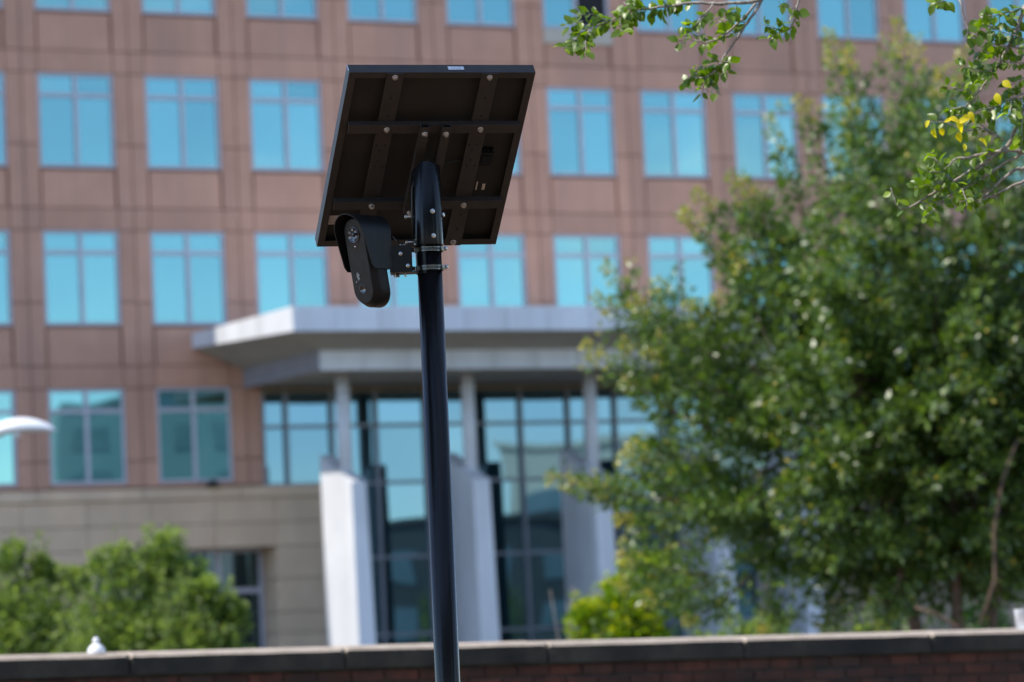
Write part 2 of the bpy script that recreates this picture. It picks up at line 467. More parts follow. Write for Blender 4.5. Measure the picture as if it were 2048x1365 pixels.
for x in (0.1, 1.265, 2.465, 3.665):
    for z0, z1 in ((0.1, 1.435), (1.565, 3.185), (3.315, 4.23)):
        p = link('pane', MB().box(0, 1.07, 0, 0.02, 0, z1 - z0).mesh('pane', M['glass_dark']), gw, (x, 0.05, z0))

# entrance curtain wall
CW = empty('curtain_wall'); CW.parent = BLD
mull_u = [5.70, 6.34, 7.60, 8.84, 10.24, 11.62, 13.0, 14.4, 15.8, 17.2, 18.6, 19.9]
tr_z = [0.25, 1.95, 3.95, 5.89, 7.39, 8.30, 8.95]
for i in range(len(mull_u)):
    u = mull_u[i]
    z0 = 5.89 if u < 7.3 else 0.0
    bbox(MB(), u - 0.035, u + 0.035, -0.16, 0.04, z0, 9.2).build('mullion', M['mullion'], CW)
for z in tr_z:
    u0 = 5.66 if z > 5.8 else 7.35
    bbox(MB(), u0, 20.0, -0.155, 0.03 if z != 8.30 else 0.06, z - 0.04, z + 0.04 + (0.05 if z == 8.30 else 0)).build('transom', M['bronze'] if z == 8.30 else M['mullion'], CW)
for i in range(len(mull_u) - 1):
    for j in range(len(tr_z) - 1):
        if mull_u[i] < 7.3 and tr_z[j] < 5.8:
            continue
        u0, u1, z0, z1 = mull_u[i] + 0.035, mull_u[i + 1] - 0.035, tr_z[j] + 0.04, tr_z[j + 1] - 0.04
        p = link('glass_pane', MB().box(0, u1 - u0, 0, 0.02, 0, z1 - z0).mesh('glass_pane', M['glass_entry']), CW, (u0, 0.09, z0))
        p.rotation_euler = (rad(random.gauss(0, 0.05)), 0, rad(random.gauss(0, 0.1)))
for z0, z1 in ((0.29, 1.91), (1.99, 3.91), (3.99, 5.85)):
    link('glass_pane', MB().box(0, 0.2, 0, 0.02, 0, z1 - z0).mesh('glass_pane', M['glass_entry']), CW, (7.36, 0.09, z0))

# canopy
CAN = empty('entrance_canopy'); CAN.parent = BLD
UL, UR, WO, WI = 3.86, 20.6, 7.0, 5.2
UL2, UR2 = 5.22, 19.2
mb = MB()
def P(u, w, z): return (u, -w, z)
mb.hexa([P(UL + .02, 0, 9.45), P(UR - .02, 0, 9.45), P(UR - .02, WO - .02, 9.20), P(UL + .02, WO - .02, 9.20)][::-1], [P(UL + .02, 0, 9.78), P(UR - .02, 0, 9.78), P(UR - .02, WO - .02, 9.73), P(UL + .02, WO - .02, 9.73)][::-1])
mb.build('roof_slab', M['white_panel'], CAN)
mb = MB()
mb.add([P(UL, 0, 9.42), P(UL, WO, 9.18), P(UR, WO, 9.18), P(UR, 0, 9.42), P(UL2, 0, 8.86), P(UL2, WI, 8.86), P(UR2, WI, 8.86), P(UR2, 0, 8.86)],
       [(0, 1, 5, 4), (1, 2, 6, 5), (2, 3, 7, 6)])
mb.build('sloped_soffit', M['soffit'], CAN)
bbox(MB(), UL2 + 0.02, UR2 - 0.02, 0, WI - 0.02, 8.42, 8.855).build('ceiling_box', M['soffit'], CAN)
def fascia(u0, u1, w, z0, z1, n):
    d = (u1 - u0) / n
    for i in range(n):
        bbox(MB(), u0 + i * d + 0.009, u0 + (i + 1) * d - 0.009, w - 0.02, w + 0.01, z0, z1).build('fascia_panel', M['white_panel'], CAN, 0.003)
fascia(UL, UR, WO, 9.17, 9.76, 15)
fascia(UL2, UR2, WI, 8.39, 8.87, 12)
for (u, w, a0, a1, b0, b1) in ((UL, WO, 9.17, 9.76, 9.42, 9.79), (UL2, WI, 8.39, 8.87, 8.39, 8.87)):
    n = 3
    for i in range(n):
        f0, f1 = i / n, (i + 1) / n
        wa, wb = w * f0 + 0.01, w * f1 - 0.01
        L = lambda q, f: q[0] * (1 - f) + q[1] * f
        m2 = MB().hexa([P(u - .012, wa, L((b0, a0), f0)), P(u + .02, wa, L((b0, a0), f0)), P(u + .02, wb, L((b0, a0), f1)), P(u - .012, wb, L((b0, a0), f1))],
                       [P(u - .012, wa, L((b1, a1), f0)), P(u + .02, wa, L((b1, a1), f0)), P(u + .02, wb, L((b1, a1), f1)), P(u - .012, wb, L((b1, a1), f1))])
        m2.build('return_panel', M['white_panel'] if u == UL else M['mullion'], CAN)

# buttress slabs with round columns
for bi, (ua, ub, uc, ud) in enumerate(((6.33, 6.72, 6.35, 6.84), (9.62, 10.08, 9.63, 10.18), (13.0, 13.46, 13.0, 13.56), (16.4, 16.86, 16.4, 16.95), (19.0, 19.4, 19.0, 19.5))):
    bt = MB().hexa([P(uc, 2.2, 0), P(ud, 2.2, 0), P(ud, 4.25, 0), P(uc, 4.25, 0)], [P(ua, 2.2, 6.5), P(ub, 2.2, 6.5), P(ub, 4.2, 5.72), P(ua, 4.2, 5.72)]).build('buttress', M['white_panel'], BLD, 0.015)
    c = MB().lathe([(0.0, 5.5), (0.172, 5.5), (0.172, 8.42), (0.0, 8.42)], 28, Matrix.Translation(P((ua + ub) / 2 + (0.03, 0.11, 0.17, 0.15, 0.1)[bi], 3.35, 0)))
    c.build('column', M['white_panel'], BLD)
# small flood light on the cornice
fl = MB().box(4.05, 4.35, -0.35, -0.05, 5.885, 5.93).lathe([(0.0, 0), (0.13, 0), (0.1, 0.12), (0, 0.13)], 12, Matrix.Translation((4.2, -0.2, 5.93)))
fl.build('flood_light', M['opening'], BLD)

# ------------------------------------------------------------------ buildings across the street (mirrored in the glass)
def far_block(name, a, b, depth, h, mat, wins, label, cat='building', z0=0.0):
    a, b = Vector((*a, 0)), Vector((*b, 0))
    d = (b - a); L = d.length; d.normalize()
    root = empty(name, a, (0, 0, math.atan2(d.y, d.x)))
    tag(root, label, cat)
    MB().box(0, L, -depth, 0, z0, h).build('wall', M[mat], root)
    MB().box(-0.2, L + 0.2, -depth - 0.2, 0.2, h, h + 0.35).build('roof_edge', M[mat], root)
    nx, nz = wins
    for i in range(nx):
        for j in range(nz):
            cw = L / nx; ch = (h - 2.5) / nz
            f = MB().box(i * cw + cw * .22, i * cw + cw * .78, -0.05, 0.04, 1.6 + j * ch + ch * .12, 1.6 + j * ch + ch * .7).build('window', M['far_window'], root)
    return root


# ------------------------------------------------------------------ brick wall with stone coping
WALL_YAW = rad(23)
PL, PR = at(0, 1321, 19.0), None
wdir = Vector((math.cos(WALL_YAW), math.sin(WALL_YAW), 0))
r = ray(2048, 1266)
# second point on the wall's vertical plane through PL
nrm = Vector((-wdir.y, wdir.x, 0))
kk = (PL - Vector((0, 0, CAM_H))).dot(nrm) / r.dot(nrm)
PR = Vector((0, 0, CAM_H)) + r * kk
length = (PR - PL).to_2d().length
slope = math.atan2(PR.z - PL.z, length)
WALL = empty('brick_wall', (PL.x, PL.y, 0), (0, -slope, WALL_YAW))
tag(WALL, 'low dark red brick wall with weathered pale stone coping across the foreground', 'wall')
top = PL.z * math.cos(slope)                              # height of the coping's front arris at local x = 0
CH, CD, CHAM = 0.098, 0.36, 0.019
def wpx(px):                                               # local x on the wall of a picture column
    rr = ray(px, 1300); k = (PL - Vector((0, 0, CAM_H))).dot(nrm) / rr.dot(nrm)
    return (Vector((0, 0, CAM_H)) + rr * k - PL).dot(wdir)
joints = [wpx(680), wpx(1087), wpx(1480), wpx(1856)]
seg = (joints[-1] - joints[0]) / 3
xs = [joints[0] - seg * k for k in range(7, 0, -1)] + joints + [joints[-1] + seg * k for k in range(1, 7)]
for i in range(len(xs) - 1):
    x0, x1 = xs[i] + 0.005, xs[i + 1] - 0.005
    dz = random.uniform(-0.003, 0.003)
    ca, cb = random.uniform(0.006, 0.016), random.uniform(0.006, 0.018)
    fr_ = [0, .012, .03, .15, .3, .45, .6, .75, .88, .97, .988, 1.0]; n = len(fr_) - 1
    prof = lambda ch: [(0, -CH), (0, 0), (ch * 0.9, ch), (CD - 0.03, ch + 0.012), (CD, -0.01), (CD, -CH)]
    vs = []; k = len(prof(CHAM))
    for s in range(n + 1):
        f = fr_[s]; x = x0 + (x1 - x0) * f
        chip = (ca if s == 0 else cb if s == n else random.uniform(-0.0015, 0.0025))
        for q, (y, z) in enumerate(prof(CHAM)):
            yy = y + (chip * 0.6 if q in (1, 2) else 0) ; zz = z + top + dz - (chip if q in (1, 2) else 0)
            vs.append((x, yy, zz))
    fs = [(s * k + q, s * k + (q + 1) % k, (s + 1) * k + (q + 1) % k, (s + 1) * k + q) for s in range(n) for q in range(k)]
    fs = [tuple(reversed(f_)) for f_ in fs] + [tuple(range(k)), tuple(n * k + q for q in range(k - 1, -1, -1))]
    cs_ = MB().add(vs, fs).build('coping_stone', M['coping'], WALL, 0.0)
    cs_.data.materials.append(M['coping_sunlit'])          # sunlight put into the pale top and chamfer, shade into the dark faces
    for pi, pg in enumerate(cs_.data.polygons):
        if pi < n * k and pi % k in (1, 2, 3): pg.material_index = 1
# mortar core and bricks
zt = top - CH
X0, X1 = xs[0] + 0.02, xs[-1] - 0.02
MB().box(X0, X1, 0.046, CD - 0.05, -0.6, zt + 0.006).build('mortar', M['mortar'], WALL)
BL, BH, JT = 0.203, 0.0572, 0.0105
brick_meshes = []
for k in range(4):
    me = MB().box(0, BL - JT + 0.003, 0, 0.09, 0, BH).mesh('brick', M['brick'], 0.0045)
    brick_meshes.append(me)
half_mesh = MB().box(0, 0.092, 0, 0.09, 0, BH).mesh('brick', M['brick'], 0.0045)
count = 0
stuff = MB()
for cidx in range(26):
    z = zt - 0.008 - (cidx + 1) * (BH + JT) + JT * 0.3
    x = X0 + (0.0 if cidx % 2 else BL / 2)
    while x < X1 - BL:
        near = cidx < 5 and -1.2 < x < wpx(2048) + 1.2 and count < 300
        if near:
            b = link('brick', brick_meshes[count % 4], WALL, (x + random.uniform(-.0015, .0015), 0.034 + random.uniform(-.003, .003), z + random.uniform(-.001, .001)))
            b.rotation_euler = (random.gauss(0, .006), random.gauss(0, .003), random.gauss(0, .006))
            count += 1
        else:
            stuff.box(x, x + BL - JT, 0.035, 0.12, z, z + BH)
        x += BL
tag(stuff.build('brickwork', M['brick'], WALL), kind='stuff')

# ------------------------------------------------------------------ pole
PX, PY = -0.2235, 9.86
POLE = empty('camera_pole', (PX, PY, 0))
tag(POLE, 'tall round black metal pole carrying the solar panel and the camera', 'pole')
zpx = lambda py: at(870, py, PY).z
ztop = zpx(322)
z_sl = zpx(492)
MB().lathe([(0.0, 0.02), (0.0352, 0.02), (0.0352, z_sl + 0.06), (0, z_sl + 0.06)], 48).build('shaft', M['pole_coat'], POLE)
prof = [(0.036, z_sl), (0.0412, z_sl), (0.0416, z_sl + 0.002), (0.0416, ztop - 0.03)]
# sleeve: a tube whose top is cut on a slant, higher at the right hand side
mb = MB()
segs = 48
ring = []
for (rr, zz) in ((0.0362, z_sl), (0.0411, z_sl), (0.0416, z_sl + 0.003)):
    ring.append([(rr * math.cos(2 * math.pi * k / segs), rr * math.sin(2 * math.pi * k / segs), zz) for k in range(segs)])
def cut(th, rr):
    x, y = rr * math.cos(th), rr * math.sin(th)
    return ztop - 0.006 - 0.9 * max(0, (-(x * 0.93 - y * 0.1) - 0.006)) - 0.35 * max(0.0, x - 0.012)
for rr, dz in ((0.0416, 0.0), (0.0405, 0.0012), (0.0378, 0.0005), (0.0378, -0.07)):
    ring.append([(rr * math.cos(2 * math.pi * k / segs), rr * math.sin(2 * math.pi * k / segs), (cut(2 * math.pi * k / segs, rr) + dz)) for k in range(segs)])
vs = [p for rg in ring for p in rg]
fs = [(i * segs + k, i * segs + (k + 1) % segs, (i + 1) * segs + (k + 1) % segs, (i + 1) * segs + k) for i in range(len(ring) - 1) for k in range(segs)]
mb.add(vs, fs, True)
SLEEVE = mb.build('sleeve', M['pole_coat'], POLE)
MB().lathe([(0.0, z_sl + 0.1), (0.0376, z_sl + 0.1), (0.0376, ztop - 0.05), (0, ztop - 0.045)], 32).build('sleeve_plug', M['black_coat'], SLEEVE)
MB().lathe([(0, 0.0), (0.14, 0.0), (0.14, 0.016), (0.05, 0.02), (0.045, 0.06), (0.0, 0.06)], 32).build('base_plate', M['pole_coat'], POLE)


def bolt_mesh(name, r=0.0068, h=0.0055, washer=0.0088, mat='zinc', shank=0.0):
    mb = MB()
    if washer: mb.lathe([(0, 0), (washer, 0), (washer, 0.0014), (washer * .86, 0.0018), (0, 0.0018)], 16)
    hexa = [(r * math.cos(math.pi / 3 * k), r * math.sin(math.pi / 3 * k)) for k in range(6)]
    z0 = 0.0018 if washer else 0.0
    mb.prism(hexa, z0 + shank, z0 + shank + h)
    mb.lathe([(r * 0.84, z0 + shank + h), (r * 0.6, z0 + shank + h + 0.0008), (0, z0 + shank + h + 0.001)], 12)
    if shank: mb.lathe([(r * .55, 0), (r * .55, z0 + shank)], 12)
    return mb.mesh(name, M[mat], 0.0006)


def put(name, me, parent, loc, zdir, spin=0.3):
    q = Vector(zdir).normalized().to_track_quat('Z', 'Y')
    o = link(name, me, parent)
    o.matrix_local = Matrix.Translation(loc) @ q.to_matrix().to_4x4() @ Matrix.Rotation(spin, 4, 'Z')
    return o


bolt_s = bolt_mesh('bolt')
bolt_p = bolt_mesh('bolt', r=0.0072, h=0.006, washer=0, mat='zinc')
bolt_l = bolt_mesh('bolt', r=0.0062, h=0.0055, washer=0, mat='zinc', shank=0.018)
for px, py in ((864, 423), (866, 472)):
    p = at(px, py, PY - 0.0412)
    dx = p.x - PX
    put('bolt', bolt_p, POLE, (dx, -math.sqrt(max(0, 0.0414 ** 2 - dx * dx)), p.z), (dx, -0.038, 0), random.random())
for py, dx in ((432, -0.041), (483, -0.041)):
    put('bolt', bolt_l, POLE, (dx, -0.004, zpx(py)), (-1, -0.12, 0), random.random())
put('bolt', bolt_p, POLE, (0.0415, -0.002, zpx(431)), (1, -0.35, 0), 0.4)
# cable running out of the sleeve slot
MB().tube([(-0.030, -0.022, ztop - 0.045), (-0.0395, -0.021, ztop - 0.08), (-0.0425, -0.018, ztop - 0.16), (-0.0425, -0.014, z_sl + 0.02)], 0.0028, 8).build('cable', M['cable'], POLE)

# ------------------------------------------------------------------ solar panel
C = Vector((-0.2264, 9.9367, 1.3731 + CAM_H))
e1 = Vector((0.961086, 0.27625, 0.00063)); e2 = Vector((0.207815, -0.724494, 0.657208)); nb = e1.cross(e2)
mw = Matrix((e1, e2, nb)).transposed().to_4x4(); mw.translation = C
PAN = empty('solar_panel'); PAN.matrix_world = mw
tag(PAN, 'dark solar panel seen from behind, tilted on top of the black pole', 'solar panel')
W2, L2, TH = 0.27, 0.3262, 0.0334
FL = 0.021
def frame_bar(pts_out, pts_in):
    """one mitred bar: back flange and outer side wall"""
    (ax, ay), (bx, by) = pts_out; (cx, cy), (dx, dy) = pts_in
    mb = MB()
    mb.hexa([(ax, ay, -0.0018), (bx, by, -0.0018), (cx, cy, -0.0018), (dx, dy, -0.0018)], [(ax, ay, 0), (bx, by, 0), (cx, cy, 0), (dx, dy, 0)])
    k = 0.0022 / FL
    ix, iy = bx + (cx - bx) * k, by + (cy - by) * k
    jx, jy = ax + (dx - ax) * k, ay + (dy - ay) * k
    mb.hexa([(ax, ay, -TH), (bx, by, -TH), (ix, iy, -TH), (jx, jy, -TH)], [(ax, ay, -0.0018), (bx, by, -0.0018), (ix, iy, -0.0018), (jx, jy, -0.0018)])
    return mb
oc = [(-W2, -L2), (W2, -L2), (W2, L2), (-W2, L2)]
ic = [(-W2 + FL, -L2 + FL), (W2 - FL, -L2 + FL), (W2 - FL, L2 - FL), (-W2 + FL, L2 - FL)]
for i in range(4):
    j = (i + 1) % 4
    frame_bar((oc[i], oc[j]), (ic[j], ic[i])).build('frame_bar', M['black_anod'], PAN)
MB().box(-W2 + .0025, W2 - .0025, -L2 + .0025, L2 - .0025, -0.030, -0.0255).build('backsheet', M['backsheet'], PAN)
MB().box(-W2 + .0025, W2 - .0025, -L2 + .0025, L2 - .0025, -TH + 0.0005, -0.0305).build('front_glass', M['cell_glass'], PAN)
for sx in (-1, 1):
    xc = 0.137 * sx
    st = MB().box(xc - 0.0245, xc + 0.0245, -L2 + 0.001, L2 - 0.001, 0.0006, 0.0036).build('mounting_strap', M['black_anod'], PAN, 0.0005)
    holes = [(0.008, 0.062), (-0.016, 0.062), (-0.004, 0.042), (-0.002, 0.006), (0.014, -0.016), (-0.010, -0.016), (0.0, 0.235), (0.0, 0.17), (0.004, -0.205), (0.003, -0.26)]
    for hx, hy in holes:
        MB().lathe([(0, 0.0041), (0.0034, 0.0041), (0.0034, 0.0036)], 10, Matrix.Translation((xc + hx, hy, 0))).build('hole', M['opening'], st)
for ya, yb in ((0.152, 0.121), (-0.135, -0.166)):
    rl = MB()
    rl.box(-0.249, 0.251, yb, ya, 0.019, 0.0215)            # flat leg carrying the bolts
    rl.box(-0.249, 0.251, ya - 0.0025, ya, 0.0039, 0.0189)  # leg turned towards the panel
    rl.build('cross_rail', M['black_anod'], PAN, 0.0004)
    for xb in (-0.137, 0.137):
        put('bolt', bolt_s, PAN, (xb, (ya + yb) / 2 - 0.001, 0.0216), (0, 0, 1), random.random())
for xb in (-0.137, 0.137):
    for yb in (0.3115, -0.3115):
        put('bolt', bolt_s, PAN, (xb, yb, 0.0037), (0, 0, 1), random.random())
# two bracket arms reaching from the upper rail down to the sleeve
for sx in (-1, 1):
    xa = 0.031 * sx
    a = MB()
    yt, yl = 0.160, -0.172
    zb, zf = 0.022, 0.040
    a.box(xa - 0.0125, xa + 0.0125, yl, yt, zf, zf + 0.0025)                 # face
    a.box(xa - 0.0125, xa - 0.0102, yl, yt, zb, zf)
    a.box(xa + 0.0102, xa + 0.0125, yl, yt, zb, zf)
    arm = a.build('bracket_arm', M['black_anod'], PAN)
    put('bolt', bolt_s, PAN, (xa, yt - 0.024, zf + 0.0026), (0, 0, 1), random.random())
    put('bolt', bolt_s, PAN, (xa - 0.004 * sx, yl + 0.012, zf + 0.0026), (0, 0, 1), random.random())
# saddle that ties the arms to the sleeve
inv = mw.inverted()
s1 = inv @ Vector((PX, PY + 0.03, zpx(400) )); s2 = inv @ Vector((PX, PY + 0.03, zpx(470)))
MB().prism([(0.03, 0.024), (-0.165, 0.024), (s2.y, s2.z), (s1.y, s1.z)], -0.004, 0.0, axis=0).build('saddle_plate', M['black_anod'], PAN)
# junction box, cable, connectors, labels
jb = MB().box(0.158, 0.205, -0.028, 0.022, -0.0255, -0.006).build('junction_box', M['plastic'], PAN, 0.003)
MB().box(0.168, 0.196, -0.016, 0.012, -0.006, -0.0035).build('lid', M['plastic'], jb, 0.001)
for k in range(4):
    MB().box(0.163 + k * .011, 0.170 + k * .011, 0.022, 0.030, -0.024, -0.012).build('terminal', M['plastic'], jb)
MB().tube([(0.160, 0.0, -0.018), (0.13, -0.004, -0.012), (0.09, -0.008, -0.008), (0.05, -0.018, -0.004), (0.03, -0.03, 0.01), (0.02, -0.045, 0.03)], 0.0022, 8).build('cable', M['cable'], PAN)
for x, y, w, h in ((0.178, -0.118, 0.004, 0.03), (0.197, -0.122, 0.0085, 0.022)):
    MB().box(x, x + w, y - h / 2, y + h / 2, -0.0252, -0.0235).build('cable_tag', M['sticker_beige'], PAN)
sb = MB().box(-0.249 + 0.002, -0.205, -0.262, -0.228, -0.0252, -0.0245).build('rating_label', M['sticker_beige'], PAN)
for k in range(5):
    MB().box(-0.242, -0.212 - 0.006 * (k % 2), -0.2555 + k * .0055, -0.2545 + k * .0055, -0.0245, -0.0243).build('print_line', M['sticker_print'], sb)
st = MB().box(0.018, 0.064, L2 + 0.0002, L2 + 0.0007, -0.0255, -0.0115).build('barcode_label', M['sticker'], PAN, 0.0002)
xk = 0.028
while xk < 0.052:
    w = random.choice((0.0008, 0.0012, 0.002))
    MB().box(xk, xk + w, L2 + 0.0007, L2 + 0.00085, -0.0195, -0.0165).build('print_line', M['sticker_print'], st)
    xk += w + random.choice((0.001, 0.0016, 0.0022))
MB().box(-W2 - 0.0004, -W2 + 0.0016, L2 - 0.004, L2 + 0.0004, -TH - 0.0004, -0.008).build('worn_corner', M['steel'], PAN)
MB().box(-W2 - 0.0004, -W2 + 0.0008, -L2 - 0.0004, -L2 + 0.003, -TH - 0.0004, -0.012).build('worn_corner', M['steel'], PAN)

# ------------------------------------------------------------------ plate reader camera
def at_pole(px, py, d=9.86): return at(px, py, d)
FD = Vector((-0.707, -0.707, 0))                         # horizontal viewing direction of the housing
SD = Vector((0.707, -0.707, 0))                          # its right-hand side as we see it
TILT = rad(10)
fd = (FD * math.cos(TILT) - Vector((0, 0, 1)) * math.sin(TILT)).normalized()
ud = fd.cross(SD); ud = ud if ud.z > 0 else -ud
HC = at(717.5, 523, 9.79) - fd * 0.022                 # centre of the housing
CAMR = empty('security_camera')
mc = Matrix((SD, fd, ud)).transposed().to_4x4()        # local x = side, y = forward, z = up along the face
if mc.to_3x3().determinant() < 0:
    mc = Matrix((-SD, fd, ud)).transposed().to_4x4()
mc.translation = HC
CAMR.matrix_world = mc
tag(CAMR, 'black hooded camera with round lens, clamped to the pole below the solar panel', 'camera')
SX = 1 if (mc.to_3x3() @ Vector((1, 0, 0))).dot(SD) > 0 else -1
HH, HW = 0.131, 0.0500                                  # half height and half width of the capsule
def capsule(hw, hh, n=14, inset=0.0):
    pts = []
    r = hw - inset
    for k in range(n + 1):
        th = math.pi * k / n
        pts.append((r * math.cos(th), hh - hw + r * math.sin(th)))
    for k in range(n + 1):
        th = math.pi + math.pi * k / n
        pts.append((r * math.cos(th), -(hh - hw) + r * math.sin(th)))
    return pts
def capsule_body(layers, hw, hh):
    """layers: list of (y, inset)"""
    mb = MB(); n = len(capsule(hw, hh))
    vs = []
    for y, ins in layers:
        vs += [(x, y, z + (y - 0.022) * math.tan(TILT)) for x, z in capsule(hw, hh, inset=ins)]
    fs = [(i * n + k, i * n + (k + 1) % n, (i + 1) * n + (k + 1) % n, (i + 1) * n + k) for i in range(len(layers) - 1) for k in range(n)]
    fs = [tuple(reversed(f_)) for f_ in fs]
    mb.add(vs, fs, True)
    o = 0
    mb.f.append(tuple(range(n))); mb.smooth.append(False)
    mb.f.append(tuple(range((len(layers) - 1) * n + n - 1, (len(layers) - 1) * n - 1, -1))); mb.smooth.append(False)
    return mb
YF = 0.022                                              # face plane
capsule_body([(-0.036, 0.006), (-0.034, 0.001), (-0.03, 0.0), (YF - 0.022, 0.0), (YF - 0.020, 0.0006), (YF - 0.002, 0.0095), (YF, 0.011)], HW, HH).build('housing', M['plastic'], CAMR)
capsule_body([(YF, 0.0115), (YF + 0.0006, 0.0118)], HW, HH).build('face_plate', M['plastic_face'], CAMR)
# lens window: teardrop with ring of lamps
RX = Matrix.Rotation(-math.pi / 2, 4, 'X')
def face_at(x, z, y=YF + 0.0006): return Matrix.Translation((x, y, z)) @ Matrix.Rotation(-math.pi / 2, 4, 'X')
lz = HH - 0.055
LX = -0.002 * SX
drop = []
for k in range(28):
    th = 2 * math.pi * k / 28
    rr = 0.0265
    z = rr * math.sin(th); x = rr * math.cos(th)
    if z < 0: z *= 1.0 + 0.75 * (abs(math.sin(th)) ** 3); x *= (1 - 0.28 * abs(math.sin(th)) ** 2)
    drop.append((x + LX, z + lz))
MB().prism(drop, YF + 0.0005, YF + 0.0011, axis=1).build('lens_surround', M['lens_glass'], CAMR)
LENS = MB().lathe([(0.0245, 0.0), (0.0245, 0.0018), (0.0215, 0.0024), (0.0205, 0.0008), (0.0, 0.0008)], 32, face_at(LX, lz, YF + 0.0011)).build('lens', M['lens_glass'], CAMR)
led_me = MB().lathe([(0.0034, 0.0), (0.0034, 0.0016), (0.0024, 0.0018), (0.0021, 0.0006)], 14).mesh('infrared_lamp', M['led'])
for k in range(6):
    th = math.pi / 2 + 2 * math.pi * k / 6
    o = link('infrared_lamp', led_me, LENS); o.matrix_local = face_at(LX + 0.0142 * math.cos(th), lz + 0.0142 * math.sin(th), YF + 0.0019)
MB().lathe([(0.0062, 0.0), (0.0062, 0.002), (0.0045, 0.003), (0, 0.0035)], 20, face_at(LX, lz, YF + 0.0019)).build('pupil', M['lens_glass'], LENS)
MB().lathe([(0.0028, 0), (0.0028, 0.0012), (0.0016, 0.0016), (0.0, 0.0016)], 14, face_at(LX + 0.001, lz - 0.034, YF + 0.001)).build('light_sensor', M['led'], CAMR)
MB().lathe([(0.0135, 0.0), (0.0132, 0.0010), (0.0118, 0.0012), (0.011, 0.0004), (0.0, 0.0002)], 28, face_at(LX, -HH + 0.052)).build('motion_sensor', M['lens_glass'], CAMR)
# pale emblem: a small angular mark with a nick, and a tick beside it
em = MB()
ex, ez = -0.012 * SX, -HH + 0.086
def emz(pts, k=1.45): return [(ex + a * SX * k, ez + b * k) for a, b in pts]
em.prism(emz([(-.0045, .004), (-.0010, .0105), (.0045, .0045), (.0015, .0012), (.0040, -.0030), (-.0010, -.0065)]), YF + 0.0006, YF + 0.0009, axis=1)
em.prism(emz([(-.0085, -.0105), (-.0050, -.0070), (-.0060, -.0055), (-.0098, -.0090)]), YF + 0.0006, YF + 0.0009, axis=1)
em.build('emblem', M['emblem'], CAMR)
# hood: an inverted trough wrapping top and sides
hw, th_ = HW + 0.0085, 0.003
zb = -0.026
path = [(-hw, zb)]
ztopc = HH + 0.0085 - hw
path.append((-hw, ztopc))
for k in range(1, 20):
    a = math.pi - math.pi * k / 20
    path.append((hw * math.cos(a), ztopc + hw * math.sin(a)))
path += [(hw, ztopc), (hw, zb)]
path = path[:1] + [(-hw, zb + (ztopc - zb) * k / 8) for k in range(1, 8)] + path[1:-1] + [(hw, ztopc + (zb - ztopc) * k / 8) for k in range(1, 8)] + path[-1:]
vs = []; n = len(path)
for x, z in path:
    nx, nz = (x, max(0, z - ztopc)); l = math.hypot(nx, nz); nx, nz = nx / l, nz / l
    hgt = (z - zb) / (HH + 0.0085 - zb)
    yf = YF + 0.003 + 0.025 * hgt - 0.007 * max(0, 0.06 - hgt) / 0.06
    cT, sT = math.cos(TILT), math.sin(TILT)
    sB = (yf * cT + z * sT) + 0.052                      # run back level to an upright rear edge
    for (off, y, dz_) in ((0, yf - sB * cT, -sB * sT), (0, yf, 0), (th_, yf, 0), (th_, yf - sB * cT, -sB * sT)):
        vs.append((x - nx * off, y, z - nz * off + dz_))
fs = []
for i in range(n - 1):
    for q in range(4):
        fs.append((i * 4 + q, i * 4 + (q + 1) % 4, (i + 1) * 4 + (q + 1) % 4, (i + 1) * 4 + q))
fs += [(0, 3, 2, 1), tuple((n - 1) * 4 + q for q in range(4))]
hood = MB().add(vs, fs, True).build('hood', M['plastic'], CAMR)
# hood back plate
bp = [(vs[i * 4 + 3][0], vs[i * 4 + 3][1] + 0.004, vs[i * 4 + 3][2]) for i in range(n)]
MB().add(bp, [tuple(range(n))]).build('back_plate', M['plastic'], CAMR)
hm = hood.data
bm = bmesh.new(); bm.from_mesh(hm); bmesh.ops.recalc_face_normals(bm, faces=bm.faces)
for e_ in bm.edges: e_.smooth = e_.calc_face_angle(0) < 0.6
bm.to_mesh(hm); bm.free()

# bracket from the housing to the pole, in world axes under the same thing
BRK = empty('bracket'); BRK.parent = CAMR
BRK.matrix_parent_inverse = mc.inverted()
q0 = at(787, 494, 9.83); q1 = at(826, 546, 9.83)
plate = MB().box(q0.x - 0.012, q1.x + 0.0, 9.80, 9.808, q1.z, q0.z)
plate.box(q0.x - 0.012, PX - 0.03, 9.808, 9.875, q0.z - 0.0025, q0.z)
plate.box(q0.x - 0.012, PX - 0.03, 9.808, 9.875, q1.z, q1.z + 0.0025)
plate.build('side_plate', M['black_coat'], BRK, 0.001)
MB().box(q0.x - 0.004, q0.x + 0.012, 9.83, 9.90, q1.z - 0.004, q0.z + 0.001).build('mount_block', M['plastic'], BRK, 0.002)
sh = []
for k in range(25):
    th = math.pi * (0.83 + 0.60 * k / 24)
    sh.append((PX + 0.0385 * math.cos(th), PY + 0.0385 * math.sin(th)))
for k in range(24, -1, -1):
    th = math.pi * (0.83 + 0.60 * k / 24)
    sh.append((PX + 0.0358 * math.cos(th), PY + 0.0358 * math.sin(th)))
MB().prism(sh, zpx(548), zpx(490)).build('saddle', M['black_coat'], BRK)
bolt_b = bolt_mesh('bolt', r=0.0055, h=0.003, washer=0.006, mat='steel')
for px, py in ((801, 508), (816, 532)):
    p = at(px, py, 9.80)
    put('bolt', bolt_b, BRK, (p.x, 9.7995, p.z), (-0.1, -1, 0), random.random())
for px in (790, 811):
    p = at(px, 546, 9.83)
    put('bolt', bolt_mesh('bolt', r=0.004, h=0.004, washer=0, mat='zinc', shank=0.006), BRK, (p.x, 9.83, q1.z), (0, 0, -1))
p = at(800, 493, 9.83)
